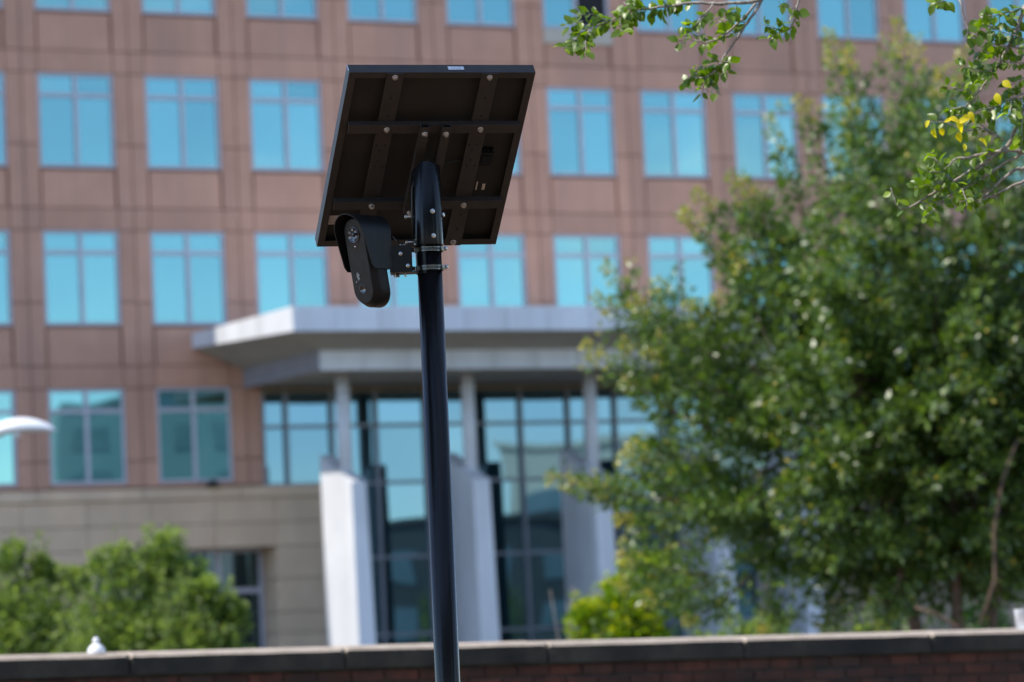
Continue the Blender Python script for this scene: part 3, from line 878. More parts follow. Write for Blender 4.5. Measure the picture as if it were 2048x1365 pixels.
for dx in (0, 0.011):
    put('bolt', bolt_b, BRK, (p.x + dx, 9.82, q0.z), (0, 0, 1))
for py in (500, 537):
    zc_ = zpx(py)
    band = MB()
    R1, R0, hb = 0.0412, 0.0394, 0.0062
    ringo = []
    for k in range(49):
        th = 2 * math.pi * k / 48
        wob = 0.0006 * math.sin(3 * th)
        ringo.append((math.cos(th), math.sin(th)))
    outer = [(PX + R1 * a, PY + R1 * b_) for a, b_ in ringo[:-1]]; inner = [(PX + R0 * a, PY + R0 * b_) for a, b_ in ringo[:-1]]
    nn = 48
    vs = [(*p_, zc_ - hb) for p_ in outer] + [(*p_, zc_ + hb) for p_ in outer] + [(*p_, zc_ - hb) for p_ in inner] + [(*p_, zc_ + hb) for p_ in inner]
    fs = []
    for k in range(nn):
        k2 = (k + 1) % nn
        fs += [(k, k2, nn + k2, nn + k), (2 * nn + k2, 2 * nn + k, 3 * nn + k, 3 * nn + k2), (nn + k, nn + k2, 3 * nn + k2, 3 * nn + k), (k2, k, 2 * nn + k, 2 * nn + k2)]
    band.add(vs, fs)
    bo = band.build('hose_clamp', M['band_steel'], BRK)
    sl = MB()
    for k in range(26):
        th = -math.pi / 2 - 0.62 + 1.45 * k / 25
        a, b_ = math.cos(th), math.sin(th); t_ = (-b_, a)
        q = [(PX + (R1 + 0.0002) * a + t_[0] * s_, PY + (R1 + 0.0002) * b_ + t_[1] * s_) for s_ in (-0.0007, 0.0007)]
        sl.add([(*q[0], zc_ - 0.0040), (*q[1], zc_ - 0.0040), (*q[1], zc_ + 0.0040), (*q[0], zc_ + 0.0040)], [(0, 1, 2, 3)])
    sl.build('worm_slot', M['opening'], bo)
    # tail of the band reaching left to the plate
    tl = MB().add([(PX - 0.0405, PY - 0.012, zc_ - hb), (PX - 0.063, 9.812, zc_ - hb * 1.3), (PX - 0.063, 9.812, zc_ + hb * .7), (PX - 0.0405, PY - 0.012, zc_ + hb),
                   (PX - 0.0405, PY - 0.0105, zc_ - hb), (PX - 0.063, 9.8135, zc_ - hb * 1.3), (PX - 0.063, 9.8135, zc_ + hb * .7), (PX - 0.0405, PY - 0.0105, zc_ + hb)],
                  [(0, 1, 2, 3), (7, 6, 5, 4), (0, 4, 5, 1), (3, 2, 6, 7), (1, 5, 6, 2), (0, 3, 7, 4)])
    tl.build('band_tail', M['steel'], bo)
    MB().box(PX + 0.036, PX + 0.046, PY - 0.026, PY - 0.010, zc_ - 0.0058, zc_ + 0.0058).build('worm_housing', M['steel'], bo, 0.0015)
    put('clamp_screw', bolt_mesh('clamp_screw', r=0.0062, h=0.006, washer=0.0072, mat='steel'), bo, (PX + 0.0445, PY - 0.020, zc_), (0.75, -0.65, 0), 0.2)
MB().tube([tuple(at(786, 473, 9.88)), tuple(at(796, 484, 9.86)), tuple(at(806, 491, 9.85)), tuple(at(816, 490, 9.85)), tuple(at(824, 480, 9.86)), tuple(at(828, 470, 9.87))], 0.0022, 8).build('cable', M['cable'], BRK)


# ------------------------------------------------------------------ foliage helpers
def leaf_cloud(name, pos, dirs, nrm, length, width, tint, mat, parent, fold=0.0):
    """one mesh of rhombic leaf faces"""
    n = len(pos)
    side = np.cross(dirs, nrm); side /= np.linalg.norm(side, axis=1, keepdims=True) + 1e-9
    up = np.cross(side, dirs)
    L_ = length[:, None]; W_ = width[:, None]
    v = np.empty((n, 4, 3))
    v[:, 0] = pos
    v[:, 1] = pos + dirs * L_ * 0.45 + side * W_ * 0.5
    v[:, 2] = pos + dirs * L_ - up * L_ * 0.12
    v[:, 3] = pos + dirs * L_ * 0.45 - side * W_ * 0.5
    me = bpy.data.meshes.new(name)
    me.vertices.add(n * 4); me.vertices.foreach_set('co', v.reshape(-1))
    me.loops.add(n * 4); me.loops.foreach_set('vertex_index', np.arange(n * 4, dtype=np.int32))
    me.polygons.add(n); me.polygons.foreach_set('loop_start', np.arange(0, n * 4, 4, dtype=np.int32))
    me.update(calc_edges=True)
    at_ = me.attributes.new('tint', 'FLOAT', 'POINT')
    at_.data.foreach_set('value', np.repeat(tint, 4).astype(np.float32))
    me.materials.append(mat)
    return link(name, me, parent)


def unit(a): return a / (np.linalg.norm(a, axis=-1, keepdims=True) + 1e-9)


def bez(p0, p1, p2, t):
    t = t[:, None]
    return (1 - t) ** 2 * p0 + 2 * t * (1 - t) * p1 + t ** 2 * p2


class Crown:
    def __init__(self): self.p = []; self.d = []; self.n = []; self.l = []; self.w = []; self.t = []

    def shoot(self, p0, p1, p2, n, rad0, rad1, ll, lw, t0=0.2, tipcol=0.25, tipfrom=0.85):
        t = t0 + (1 - t0) * RNG.random(n) ** 0.85
        c = bez(p0, p1, p2, t)
        tan = unit(2 * (1 - t)[:, None] * (p1 - p0) + 2 * t[:, None] * (p2 - p1))
        rv = unit(RNG.normal(size=(n, 3)))
        rv = unit(rv - tan * np.sum(rv * tan, axis=1, keepdims=True))
        r = (rad0 + (rad1 - rad0) * t) * RNG.random(n) ** 0.6
        self.p.append(c + rv * r[:, None])
        self.d.append(unit(rv * 0.8 + tan * 0.6 + RNG.normal(size=(n, 3)) * 0.35))
        self.n.append(unit(rv * 0.45 + np.array([0, -0.15, 0.62]) + RNG.normal(size=(n, 3)) * 0.62))
        s = 0.7 + 0.6 * RNG.random(n); s *= np.where(t > tipfrom, 0.75, 1.0)
        self.l.append(ll * s); self.w.append(lw * s)
        tt = 0.62 * RNG.random(n) ** 1.2
        tip = t > tipfrom
        tt = np.where(tip & (RNG.random(n) < tipcol * 2.2), 0.55 + 0.45 * RNG.random(n), tt)
        self.t.append(tt)

    def build(self, name, mat, parent):
        cat = np.concatenate
        return leaf_cloud(name, cat(self.p), cat(self.d), cat(self.n), cat(self.l), cat(self.w), cat(self.t), mat, parent)


A = lambda v: np.array(v, dtype=float)

# ------------------------------------------------------------------ large leafy tree on the right (upright shoots)
TD = 35.0
def tree_at(px, py, d=0.0): return A(at(px, py, TD + d))
base = A(at(1905, 1400, TD)); base[2] = 0.0
TREE = empty('leafy_tree', tuple(base))
tag(TREE, 'large dense green leafy tree with upright shoots at the right behind the wall', 'tree')
outline = [(1800, 45), (1660, 75), (1590, 200), (1545, 235), (1470, 345), (1365, 415), (1440, 520), (1500, 640), (1330, 590), (1180, 545), (1215, 640), (1168, 692), (1255, 770), (1290, 860), (1240, 905), (1092, 955), (1190, 985), (1235, 1040), (1245, 1120), (1170, 1210), (1215, 1262), (1400, 1270), (1700, 1285), (2000, 1300)]
cen = A((1860, 780))
angs = []; rads = []
for (x, y) in outline:
    dx, dy = x - cen[0], -(y - cen[1])
    angs.append(math.atan2(dy, dx) % (2 * math.pi)); rads.append(math.hypot(dx, dy) / 200.0)
# right-hand half, out of frame: a plain rounded crown
for a_, r_ in ((0.0, 2.9), (0.4, 3.0), (0.8, 3.1), (1.2, 3.5), (5.2, 2.6), (5.8, 2.7), (6.2, 2.9)):
    angs.append(a_); rads.append(r_)
order = np.argsort(angs); angs = A(angs)[order]; rads = A(rads)[order]
def R_of(a): return np.interp(a % (2 * math.pi), angs, rads, period=2 * math.pi)
cw = tree_at(cen[0], cen[1])
cr_ = Crown()
wood = MB()
# main stems
stems = []
for k in range(7):
    a = 2 * math.pi * k / 7 + 0.3
    top_ = cw + A((1.2 * math.cos(a), 1.2 * math.sin(a), 0.4 + 0.5 * random.random()))
    p1 = base + A((0.35 * math.cos(a), 0.35 * math.sin(a), 1.0))
    pts = bez(base + A((0.1 * math.cos(a), .1 * math.sin(a), 0)), p1, top_, np.linspace(0, 1, 9))
    wood.tube([tuple(p - base) for p in pts], list(np.linspace(0.065, 0.03, 9)), 8)
    stems.append(pts)
# the bare limbs that show at the right edge and low in the crown
for pl in ([(2035, 880), (2005, 960), (1988, 1060), (1990, 1160), (1960, 1250)], [(1830, 1215), (1870, 1228), (1910, 1250), (1930, 1275)]):
    pts = [tree_at(x, y, -1.9) - base for x, y in pl]
    wood.tube([tuple(p) for p in pts], list(np.linspace(0.012, 0.018, len(pts))), 8)
gold = math.pi * (3 - math.sqrt(5))
def bough_dir(k, n):
    yy = 1 - 2 * (k + 0.5) / n; rr = math.sqrt(1 - yy * yy); th = gold * k
    return rr * math.cos(th), rr * math.sin(th), yy
def reach_of(dx, dy, dz):
    hor = math.hypot(dx, dz)
    return R_of(math.atan2(dz, dx)) * hor + 2.7 * (1 - hor)
def bough_reach(dx, dy, dz):
    a = math.atan2(dz, dx); hor = math.hypot(dx, dz)
    rb = min(R_of(a - .13), R_of(a), R_of(a + .13))
    return rb * hor + 2.6 * (1 - hor)
for k in range(380):                                     # shaded inner shoots
    dx, dy, dz = bough_dir(k, 380)
    Rd = bough_reach(dx, dy, dz) * random.uniform(0.40, 0.66)
    tip = cw + A((dx, dy * 0.9, dz)) * Rd
    if tip[2] > 5.7 and random.random() < 0.7: continue
    tip[2] = max(tip[2], 1.3)
    st_ = cw + A((dx, dy, dz)) * Rd * 0.3
    cr_.shoot(st_, (st_ + tip) / 2 + RNG.normal(size=3) * 0.15, tip, 95, 0.40, 0.25, 0.10, 0.046, t0=0.1, tipcol=0.0)
NB = 215
for k in range(NB):                                      # leafy boughs standing out from the crown
    dx, dy, dz = bough_dir(k, NB)
    if dy > 0.45: continue
    Rd = bough_reach(dx, dy, dz)
    ln = random.uniform(0.40, 0.75)
    f = max(0.3, (Rd * random.uniform(0.84, 1.0) - ln * 0.75 - 0.12) / Rd)
    bpos = cw + A((dx, dy * 0.9, dz)) * Rd * f + RNG.normal(size=3) * 0.10
    if bpos[2] > 5.7 and random.random() < 0.68: continue # the top is open, single shoots stand out
    bpos[2] = max(bpos[2], 1.45)
    out = unit(A((dx * 1.1, dy * 0.7, dz * 0.45 + 0.30)))
    root_ = bpos - out * 0.45
    wood.tube([tuple(p - base) for p in bez(cw + (bpos - cw) * 0.35, (cw + (bpos - cw) * 0.6) + A((0, 0, -0.08)), bpos, np.linspace(0, 1, 6))], list(np.linspace(0.026, 0.008, 6)), 5)
    for q in range(9):
        dd = unit(out + RNG.normal(size=3) * A((0.5, 0.5, 0.26)))
        tip = root_ + dd * (0.45 + ln * random.uniform(0.45, 1.0))
        tip[2] = max(tip[2], 1.3)
        mid = (root_ + tip) / 2 + A((0, 0, 0.05)) + RNG.normal(size=3) * 0.04
        cr_.shoot(root_, mid, tip, 58, 0.13, 0.045, 0.095, 0.042, t0=0.15, tipcol=0.05, tipfrom=0.88)
# explicit outline shoots: root pixel -> tip pixel
OS = [((1740, 420), (1655, 62)), ((1760, 400), (1690, 85)), ((1800, 420), (1795, 38)), ((1830, 400), (1830, 70)), ((1700, 450), (1598, 190)), ((1650, 560), (1535, 228)), ((1640, 600), (1480, 350)),
      ((1600, 640), (1460, 345)), ((1570, 600), (1362, 418)), ((1560, 650), (1400, 470)), ((1600, 520), (1385, 385)), ((1900, 420), (1925, 90)), ((1880, 420), (1880, 130)), ((1720, 420), (1700, 200)),
      ((1420, 720), (1182, 590)), ((1400, 730), (1205, 530)), ((1440, 720), (1260, 600)), ((1420, 700), (1310, 560)), ((1500, 760), (1340, 640)), ((1540, 700), (1470, 505)), ((1450, 700), (1375, 600)), ((1520, 720), (1430, 590)),
      ((1420, 860), (1166, 690)), ((1400, 800), (1240, 690)), ((1380, 840), (1245, 760)), ((1480, 800), (1290, 700)), ((1360, 1010), (1092, 952)), ((1400, 1000), (1160, 960)), ((1420, 1010), (1200, 985)), ((1440, 920), (1260, 890)),
      ((1400, 1000), (1245, 905)), ((1420, 1100), (1230, 1030)), ((1420, 1150), (1240, 1110)), ((1400, 1180), (1230, 1160)), ((1450, 1150), (1280, 1200)), ((1500, 1150), (1370, 1245)), ((1600, 1160), (1520, 1258)), ((1700, 1150), (1640, 1262)), ((1800, 1150), (1760, 1262))]
for (a, b) in OS:
    d0 = random.uniform(-1.2, 0.2)
    p0, p2 = tree_at(*a, d0), tree_at(*b, d0 - 0.3 * random.random())
    p1 = (p0 + p2) / 2 + A((0.04, 0, -0.10)) * np.linalg.norm(p2 - p0)
    nn = int(210 * np.linalg.norm(p2 - p0)) + 60
    cr_.shoot(p0, p1, p2, nn, 0.30, 0.045, 0.088, 0.040, t0=0.0, tipcol=0.40, tipfrom=0.80)
    for q in range(3):
        ts = random.uniform(0.3, 0.8)
        s = bez(p0, p1, p2, A([ts]))[0]
        e = s + (p2 - p0) * 0.22 + A((random.uniform(-.3, .3), random.uniform(-.3, .3), random.uniform(-0.05, .30)))
        cr_.shoot(s, (s + e) / 2, e, 38, 0.12, 0.03, 0.075, 0.032, t0=0.1, tipcol=0.35, tipfrom=0.8)
    wood.tube([tuple(p - base) for p in bez(p0, p1, p2, np.linspace(0, 0.98, 7))], list(np.linspace(0.012, 0.003, 7)), 5)
o = cr_.build('crown', M['leaf_myrtle'], None)
o.parent = TREE; o.matrix_parent_inverse = Matrix.Translation(-Vector(base))
tag(o, kind='stuff')
wood.build('trunk', M['bark_brown'], TREE)


# ------------------------------------------------------------------ small trees and shrubs behind the wall
def bushy(name, label, cat, cx, cy_top, width_px, dist, mat, leaf, seedv, bark, group=None, nshoot=70, density=110, lobes=None, floor=0.25, spread=1.0):
    sc = F / dist
    base_ = A(at(cx, 1300, dist)); base_[2] = 0
    root = empty(name, tuple(base_)); tag(root, label, cat, group)
    c_ = Crown(); w_ = MB()
    topz = at(cx, cy_top, dist).z
    rx = width_px / 2 / sc
    zc0 = max(floor + 0.3, topz * 0.45)
    w_.tube([(0, 0, 0), (0.03, 0.02, topz * .25), (0.0, 0.0, topz * .55)], [0.05, 0.04, 0.02], 8)
    cc = base_ + A((0, 0, zc0))
    rng = random.Random(seedv)
    for k in range(nshoot):
        yv = 1 - 1.6 * (k + .5) / nshoot; rr = math.sqrt(max(0, 1 - yv * yv)); th = gold * k + seedv
        d = A((rr * math.cos(th), rr * math.sin(th) * 0.8, yv))
        f = rng.uniform(0.7, 1.05)
        R = A((rx, rx, (topz - zc0) if yv > 0 else (zc0 - floor)))
        tip = cc + d * R * f
        st_ = cc + d * R * 0.25
        mid = (st_ + tip) / 2 + RNG.normal(size=3) * 0.08 * rx + A((0, 0, -0.05))
        c_.shoot(st_, mid, tip, density, 0.30 * rx * spread, 0.10 * rx * spread, leaf[0], leaf[1], t0=0.1, tipcol=0.25, tipfrom=0.75)
        if k % 3 == 0: w_.tube([tuple(p - base_) for p in bez(cc + A((0, 0, -0.1)), mid, tip, np.linspace(0, .95, 6))], list(np.linspace(0.018, .004, 6)), 5)
    for (lx, ly, lr) in (lobes or []):
        s = A(at(lx, ly + lr, dist)); e = A(at(lx, ly, dist))
        for q in range(5):
            ee = e + A((rng.uniform(-.5, .5) * lr / sc, rng.uniform(-.4, .4) * lr / sc, rng.uniform(-.25, 0.0) * lr / sc))
            c_.shoot(s, (s + ee) / 2, ee, density, 0.5 * lr / sc, 0.12 * lr / sc, leaf[0], leaf[1], t0=0.0, tipcol=0.3, tipfrom=0.7)
    for q in range(22):                                   # stray shoots that break the outline
        th = rng.uniform(0, 2 * math.pi); el = rng.uniform(0.15, 1.3)
        d = A((math.cos(th) * math.cos(el) * rx, math.sin(th) * math.cos(el) * rx * .8, math.sin(el) * (topz - zc0)))
        e = cc + d * rng.uniform(1.05, 1.3); s_ = cc + d * 0.7
        c_.shoot(s_, (s_ + e) / 2, e, 16, 0.05 * rx + .04, 0.02, leaf[0] * .9, leaf[1] * .9, t0=0.2, tipcol=0.3)
        w_.tube([tuple(s_ - base_), tuple((s_ + e) / 2 - base_), tuple(e - base_)], [.008, .006, .003], 5)
    o = c_.build('crown', mat, None); o.parent = root; o.matrix_parent_inverse = Matrix.Translation(-Vector(base_))
    tag(o, kind='stuff')
    w_.build('trunk', bark, root)
    return root


lm = (0.11, 0.075)
bushy('small_tree', 'bushy bright green tree at the left edge behind the wall', 'tree', 45, 1090, 330, 58, M['leaf_lime'], lm, 3, M['bark_brown'], lobes=[(15, 1080, 70), (85, 1105, 60), (150, 1130, 60)], nshoot=90)
bushy('small_tree', 'bright green tree with a tall middle lobe behind the white knob', 'tree', 270, 1105, 360, 56, M['leaf_lime'], lm, 5, M['bark_brown'], lobes=[(318, 1048, 90), (215, 1085, 75), (370, 1112, 80), (330, 1090, 90), (270, 1100, 80)], nshoot=100)
bushy('small_tree', 'low rounded green tree in front of the recessed ground floor window', 'tree', 410, 1165, 200, 55, M['leaf_lime'], lm, 8, M['bark_brown'], lobes=[(470, 1195, 55), (400, 1150, 70), (440, 1180, 60)], nshoot=80)
bushy('shrub', 'vivid yellow green shrub left of the leafy tree base', 'shrub', 1262, 1150, 190, 42, M['leaf_shrub'], (0.11, 0.055), 11, M['bark_brown'], nshoot=70, spread=1.3, lobes=[(1300, 1095, 90), (1240, 1150, 60), (1190, 1200, 50), (1330, 1140, 90)])
bushy('shrub', 'small yellow tipped shrub at the foot of the grey buttress', 'shrub', 1172, 1205, 95, 41, M['leaf_shrub'], (0.10, 0.05), 13, M['bark_brown'], nshoot=60, lobes=[(1170, 1205, 45)])
bushy('shrub', 'low lime shrub under the leafy tree crown just above the coping', 'shrub', 1500, 1225, 260, 41, M['leaf_lime'], (0.11, 0.055), 17, M['bark_brown'], nshoot=90)
bushy('shrub', 'low lime shrub under the tree crown right of its neighbour', 'shrub', 1760, 1215, 280, 42, M['leaf_lime'], (0.11, 0.055), 19, M['bark_brown'], nshoot=90)
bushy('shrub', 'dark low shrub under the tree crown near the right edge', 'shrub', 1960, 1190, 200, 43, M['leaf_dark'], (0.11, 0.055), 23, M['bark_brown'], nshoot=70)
# dry stems beside the shrub
bb = A(at(1135, 1300, 43)); bb[2] = 0
DRY = empty('dry_shrub', tuple(bb)); tag(DRY, 'leafless pale brown dry stems left of the yellow shrub', 'shrub')
dm = MB()
for k in range(48):
    a = random.gauss(0.18, 0.12); b_ = random.gauss(0, 0.2); h = random.uniform(1.5, 2.35)
    dm.tube([(random.gauss(0, .12), random.gauss(0, .07), 0), (a * .35 * h * .5, b_ * .2, h * .5), (a * h, b_ * .5, h)], [0.006, 0.005, 0.003], 5)
dm.build('stems', M['bark_dry'], DRY)

# ------------------------------------------------------------------ street lamp at the left edge
LD = 42.0
lp = at(0, 1300, LD); head_c = at(66, 862, LD)
LAMP = empty('street_lamp', (head_c.x - 2.3, LD, 0)); tag(LAMP, 'white curved street lamp head reaching in from the left edge', 'street lamp')
hx, hz = 2.3, head_c.z
MB().tube([(0, 0, 0), (0, 0, hz * .5), (0, 0, hz + 0.05)], [0.09, 0.075, 0.06], 16).build('post', M['white_paint'], LAMP)
MB().tube([(0, 0, hz - 0.02), (0.5, 0, hz + 0.12), (1.1, 0, hz + 0.10), (1.60, 0, hz - 0.02), (1.95, 0, hz - 0.015)], 0.04, 12).build('arm', M['white_paint'], LAMP)
prof = []
hm_ = MB(); vs = []; nseg = 14; ring_n = 16
for i in range(nseg + 1):
    f = i / nseg; x = hx - 0.46 + 0.74 * f
    hh = 0.135 * math.sin(math.pi * min(1, 0.16 + 0.84 * f) ** 0.9) ** 0.6 + 0.008
    ww = 0.13 * math.sin(math.pi * min(1, 0.12 + 0.86 * f)) ** 0.6 + 0.015
    for k in range(ring_n):
        th = 2 * math.pi * k / ring_n
        zz = math.sin(th); zz = zz * hh * (1.0 if zz > 0 else 0.28)
        vs.append((x, ww * math.cos(th), hz + zz + 0.035 * math.sin(math.pi * f) - 0.01))
fs = [(i * ring_n + k, i * ring_n + (k + 1) % ring_n, (i + 1) * ring_n + (k + 1) % ring_n, (i + 1) * ring_n + k) for i in range(nseg) for k in range(ring_n)]
fs = [tuple(reversed(f_)) for f_ in fs] + [tuple(range(ring_n)), tuple(range(nseg * ring_n + ring_n - 1, nseg * ring_n - 1, -1))]
hm_.add(vs, fs, True); hm_.build('lamp_head', M['white_paint'], LAMP)
MB().lathe([(0, -0.09), (0.035, -0.088), (0.045, -0.06), (0.045, 0.0), (0, 0.0)], 16, Matrix.Translation((hx - 0.19, -0.03, hz + 0.01))).build('knuckle', M['white_paint'], LAMP)
MB().lathe([(0, -0.07), (0.04, -0.065), (0.05, -0.03), (0.05, 0.03), (0, 0.05)], 16, Matrix.Translation((hx - 0.44, -0.03, hz - 0.01))).build('collar', M['white_paint'], LAMP)

# ------------------------------------------------------------------ small things on the coping
def on_coping(px):
    x = wpx(px)
    return WALL.matrix_basis @ Vector((x, 0.12, top + CHAM + 0.004))
bpy.context.view_layer.update()
kp = on_coping(194)
KN = empty('coping_ornament', kp); tag(KN, 'small white domed knob with a round top on the coping at left', 'knob')
MB().lathe([(0, -0.004), (0.047, -0.004), (0.050, 0.006), (0.048, 0.022), (0.039, 0.038), (0.026, 0.050), (0.017, 0.056)], 24).build('dome', M['white_paint'], KN)
MB().lathe([(0.015, 0.056), (0.0185, 0.064), (0.0195, 0.074), (0.015, 0.084), (0.007, 0.089), (0, 0.090)], 20).build('ball', M['white_paint'], KN)
MB().lathe([(0, 0.0895), (0.006, 0.0895), (0.006, 0.095), (0, 0.097)], 12).build('tip', M['mullion'], KN)
cp_ = on_coping(2058)
CUP = empty('white_cup', cp_); tag(CUP, 'white paper cup on a thin white base at the right edge of the coping', 'cup')
MB().lathe([(0, 0.0), (0.034, 0.0), (0.041, 0.115), (0.043, 0.118), (0.041, 0.121), (0.038, 0.118), (0.032, 0.004), (0, 0.004)], 24).build('cup', M['white_paint'], CUP)
MB().box(-0.085, 0.085, -0.06, 0.06, -0.006, -0.001).build('saucer', M['white_paint'], CUP, 0.001)

# ------------------------------------------------------------------ overhanging tree (in focus branches)
OT = Vector((2.75, 12.0, 0))
OVER = empty('overhanging_tree', OT); tag(OVER, 'sharp foreground branches with small green and yellow leaves at the upper right', 'tree')
def lefts(pts, d): return [at(1100 + x / 3.793, y / 3.793, d) for x, y in pts]
def rights(pts, d): return [at(1760 + x / 3.0347, y / 3.0347, d) for x, y in pts]
twigs = []   # (points, r0, r1, leaf density per metre, leafy from)
Lb = lambda pts, r0, r1, dens, frm=0.0, d=11.6, dd=0.0: twigs.append((lefts(pts, d), r0 * 1.35, r1 * 1.2, dens, frm))
Rb = lambda pts, r0, r1, dens, frm=0.0, d=11.5: twigs.append((rights(pts, d), r0 * 1.5, r1 * 1.2, dens * 1.75, frm))
Lb([(1600, -5), (1500, 20), (1350, 25), (1200, 30), (1060, 25), (1020, 30), (880, 50), (760, 70), (620, 80), (540, 120), (430, 170), (340, 200), (260, 240), (200, 270)], .0050, .0012, 85, .35)
Lb([(1610, -5), (1560, 80), (1500, 170), (1440, 260), (1380, 350), (1320, 430), (1290, 490), (1240, 550), (1180, 590), (1130, 590)], .0042, .0012, 60, .70)
Lb([(1560, 30), (1480, 130), (1400, 200), (1330, 260), (1280, 300), (1180, 330), (1100, 310), (1030, 290), (960, 330)], .0036, .0010, 80, .40)
Lb([(1250, 10), (1190, 90), (1130, 160), (1080, 220), (1000, 190)], .0020, .0009, 90, .25)
Lb([(1890, -5), (1870, 60), (1865, 140), (1820, 220), (1760, 240), (1680, 200), (1620, 190)], .0030, .0010, 110, .12)
Lb([(1865, 65), (1800, 60), (1745, 45)], .0016, .0009, 40)
Lb([(1760, 240), (1700, 270), (1650, 310)], .0012, .0008, 110)
Lb([(1490, 180), (1400, 160), (1300, 150), (1220, 130)], .0018, .0009, 100)
Lb([(1430, 270), (1350, 210), (1280, 160)], .0014, .0009, 90)
for pts in ([(260, 240), (150, 330), (100, 370)], [(300, 220), (270, 320), (270, 400)], [(250, 160), (170, 190), (110, 200)], [(430, 170), (330, 110), (210, 110)], [(210, 270), (190, 330), (180, 390)],
            [(560, 20), (600, 80)], [(540, 120), (530, 200), (550, 250)], [(620, 80), (590, 170), (580, 220)], [(760, 70), (780, 130)], [(880, 50), (860, 110)], [(700, 10), (640, -5)], [(430, 170), (400, 200), (380, 215)],
            [(1020, 30), (960, 20), (900, 30)], [(1420, 40), (1390, 90), (1340, 110)]):
    Lb(pts, .0012, .0008, 130)
for pts in ([(1240, 550), (1130, 560), (1060, 560)], [(1180, 590), (1060, 590), (1000, 640)], [(1180, 590), (1160, 680), (1150, 730)], [(1200, 600), (1240, 680), (1255, 720)], [(1290, 490), (1340, 470), (1370, 480)],
            [(1290, 520), (1350, 560)], [(1290, 490), (1230, 450), (1180, 440)], [(1200, 560), (1150, 500)]):
    Lb(pts, .0011, .0008, 95)
Rb([(880, 30), (830, 180), (780, 290), (720, 400), (650, 490), (580, 580), (520, 650)], .0045, .0020, 22, .1)
Rb([(885, 640), (830, 770), (780, 880), (700, 940), (580, 1020), (450, 1100), (350, 1160), (250, 1220), (180, 1260), (130, 1270), (95, 1240), (65, 1140)], .0052, .0009, 14, .25)
Rb([(880, 920), (780, 910), (700, 925), (560, 950), (470, 960), (390, 1030)], .0060, .0022, 30, .4)
Rb([(880, 925), (800, 970), (700, 1030), (600, 1100), (500, 1150), (400, 1200), (340, 1250)], .0034, .0012, 40, .3)
Rb([(880, 1020), (820, 1030), (740, 1090), (640, 1190), (600, 1220)], .0050, .0014, 10, .5)
Rb([(880, 1095), (800, 1130), (700, 1180), (600, 1225)], .0034, .0012, 15, .4)
Rb([(480, -5), (510, 110), (540, 200), (570, 250)], .0022, .0010, 30, .6)
Rb([(880, 45), (780, 75), (690, 100), (600, 100)], .0020, .0009, 85)
Rb([(750, 850), (680, 800), (560, 730)], .0024, .0012, 25)
Rb([(740, 850), (640, 790), (500, 790), (400, 740), (300, 740)], .0024, .0010, 30)
Rb([(880, 240), (800, 210), (700, 180), (640, 150)], .0016, .0009, 80)
Rb([(880, 570), (800, 600), (700, 650), (560, 690), (430, 700)], .0022, .0009, 85)
for pts in ([(720, 400), (640, 440), (560, 420), (480, 400)], [(580, 580), (470, 540), (400, 520)], [(650, 490), (560, 470)], [(880, 380), (810, 385), (700, 360), (620, 300), (550, 290)], [(770, 280), (700, 270), (610, 250), (560, 200)],
            [(600, 1100), (560, 1200), (620, 1270)], [(350, 1160), (280, 1120), (210, 1140)], [(450, 1100), (380, 1050), (260, 1040)], [(250, 1220), (330, 1270), (270, 1320)], [(500, 1150), (530, 1250)], [(390, 1030), (330, 960), (290, 930)],
            [(880, 470), (830, 500), (760, 540)], [(880, 330), (850, 340), (820, 330)], [(830, 180), (870, 120)], [(640, 150), (590, 130)], [(330, 20), (310, 40)], [(400, 10), (345, 15)], [(700, 650), (640, 700), (600, 720)], [(520, 650), (440, 660), (400, 690)],
            [(640, 1000), (560, 1060), (560, 1080)], [(300, 1100), (250, 1090), (230, 1110)], [(800, 600), (790, 680), (780, 700)], [(880, 700), (860, 760), (860, 880)]):
    Rb(pts, .0014, .0008, 88)
for i, (pts, r0, r1, dens, frm) in enumerate(twigs):            # give the sprays real depth
    ph = random.uniform(0, 6)
    off = random.uniform(-0.12, 0.12) if r0 < .0029 else 0.0
    for j, p in enumerate(pts):
        k = (p - Vector((0, 0, CAM_H)))
        s = (off * min(1.0, j / max(1, len(pts) - 1))) / k.length
        pts[j] = Vector((0, 0, CAM_H)) + k * (1 + s)
for i, (pts, r0, r1, dens, frm) in enumerate(twigs):
    radii = [r0 + (r1 - r0) * j / (len(pts) - 1) for j in range(len(pts))]
    fine = [pts[0]]; fr = [radii[0]]
    for j in range(len(pts) - 1):                                # kinked, knotty course
        for q in (0.33, 0.66, 1.0):
            p = pts[j].lerp(pts[j + 1], q)
            if q < 1: p = p + Vector((random.gauss(0, .0016), random.gauss(0, .003), random.gauss(0, .0016)))
            fine.append(p); fr.append((radii[j] + (radii[j + 1] - radii[j]) * q) * random.uniform(.9, 1.18))
    MB().tube([p - OT for p in fine], fr, 7).build('branch' if r0 > .0027 else 'twig', M['bark_pale'], OVER)
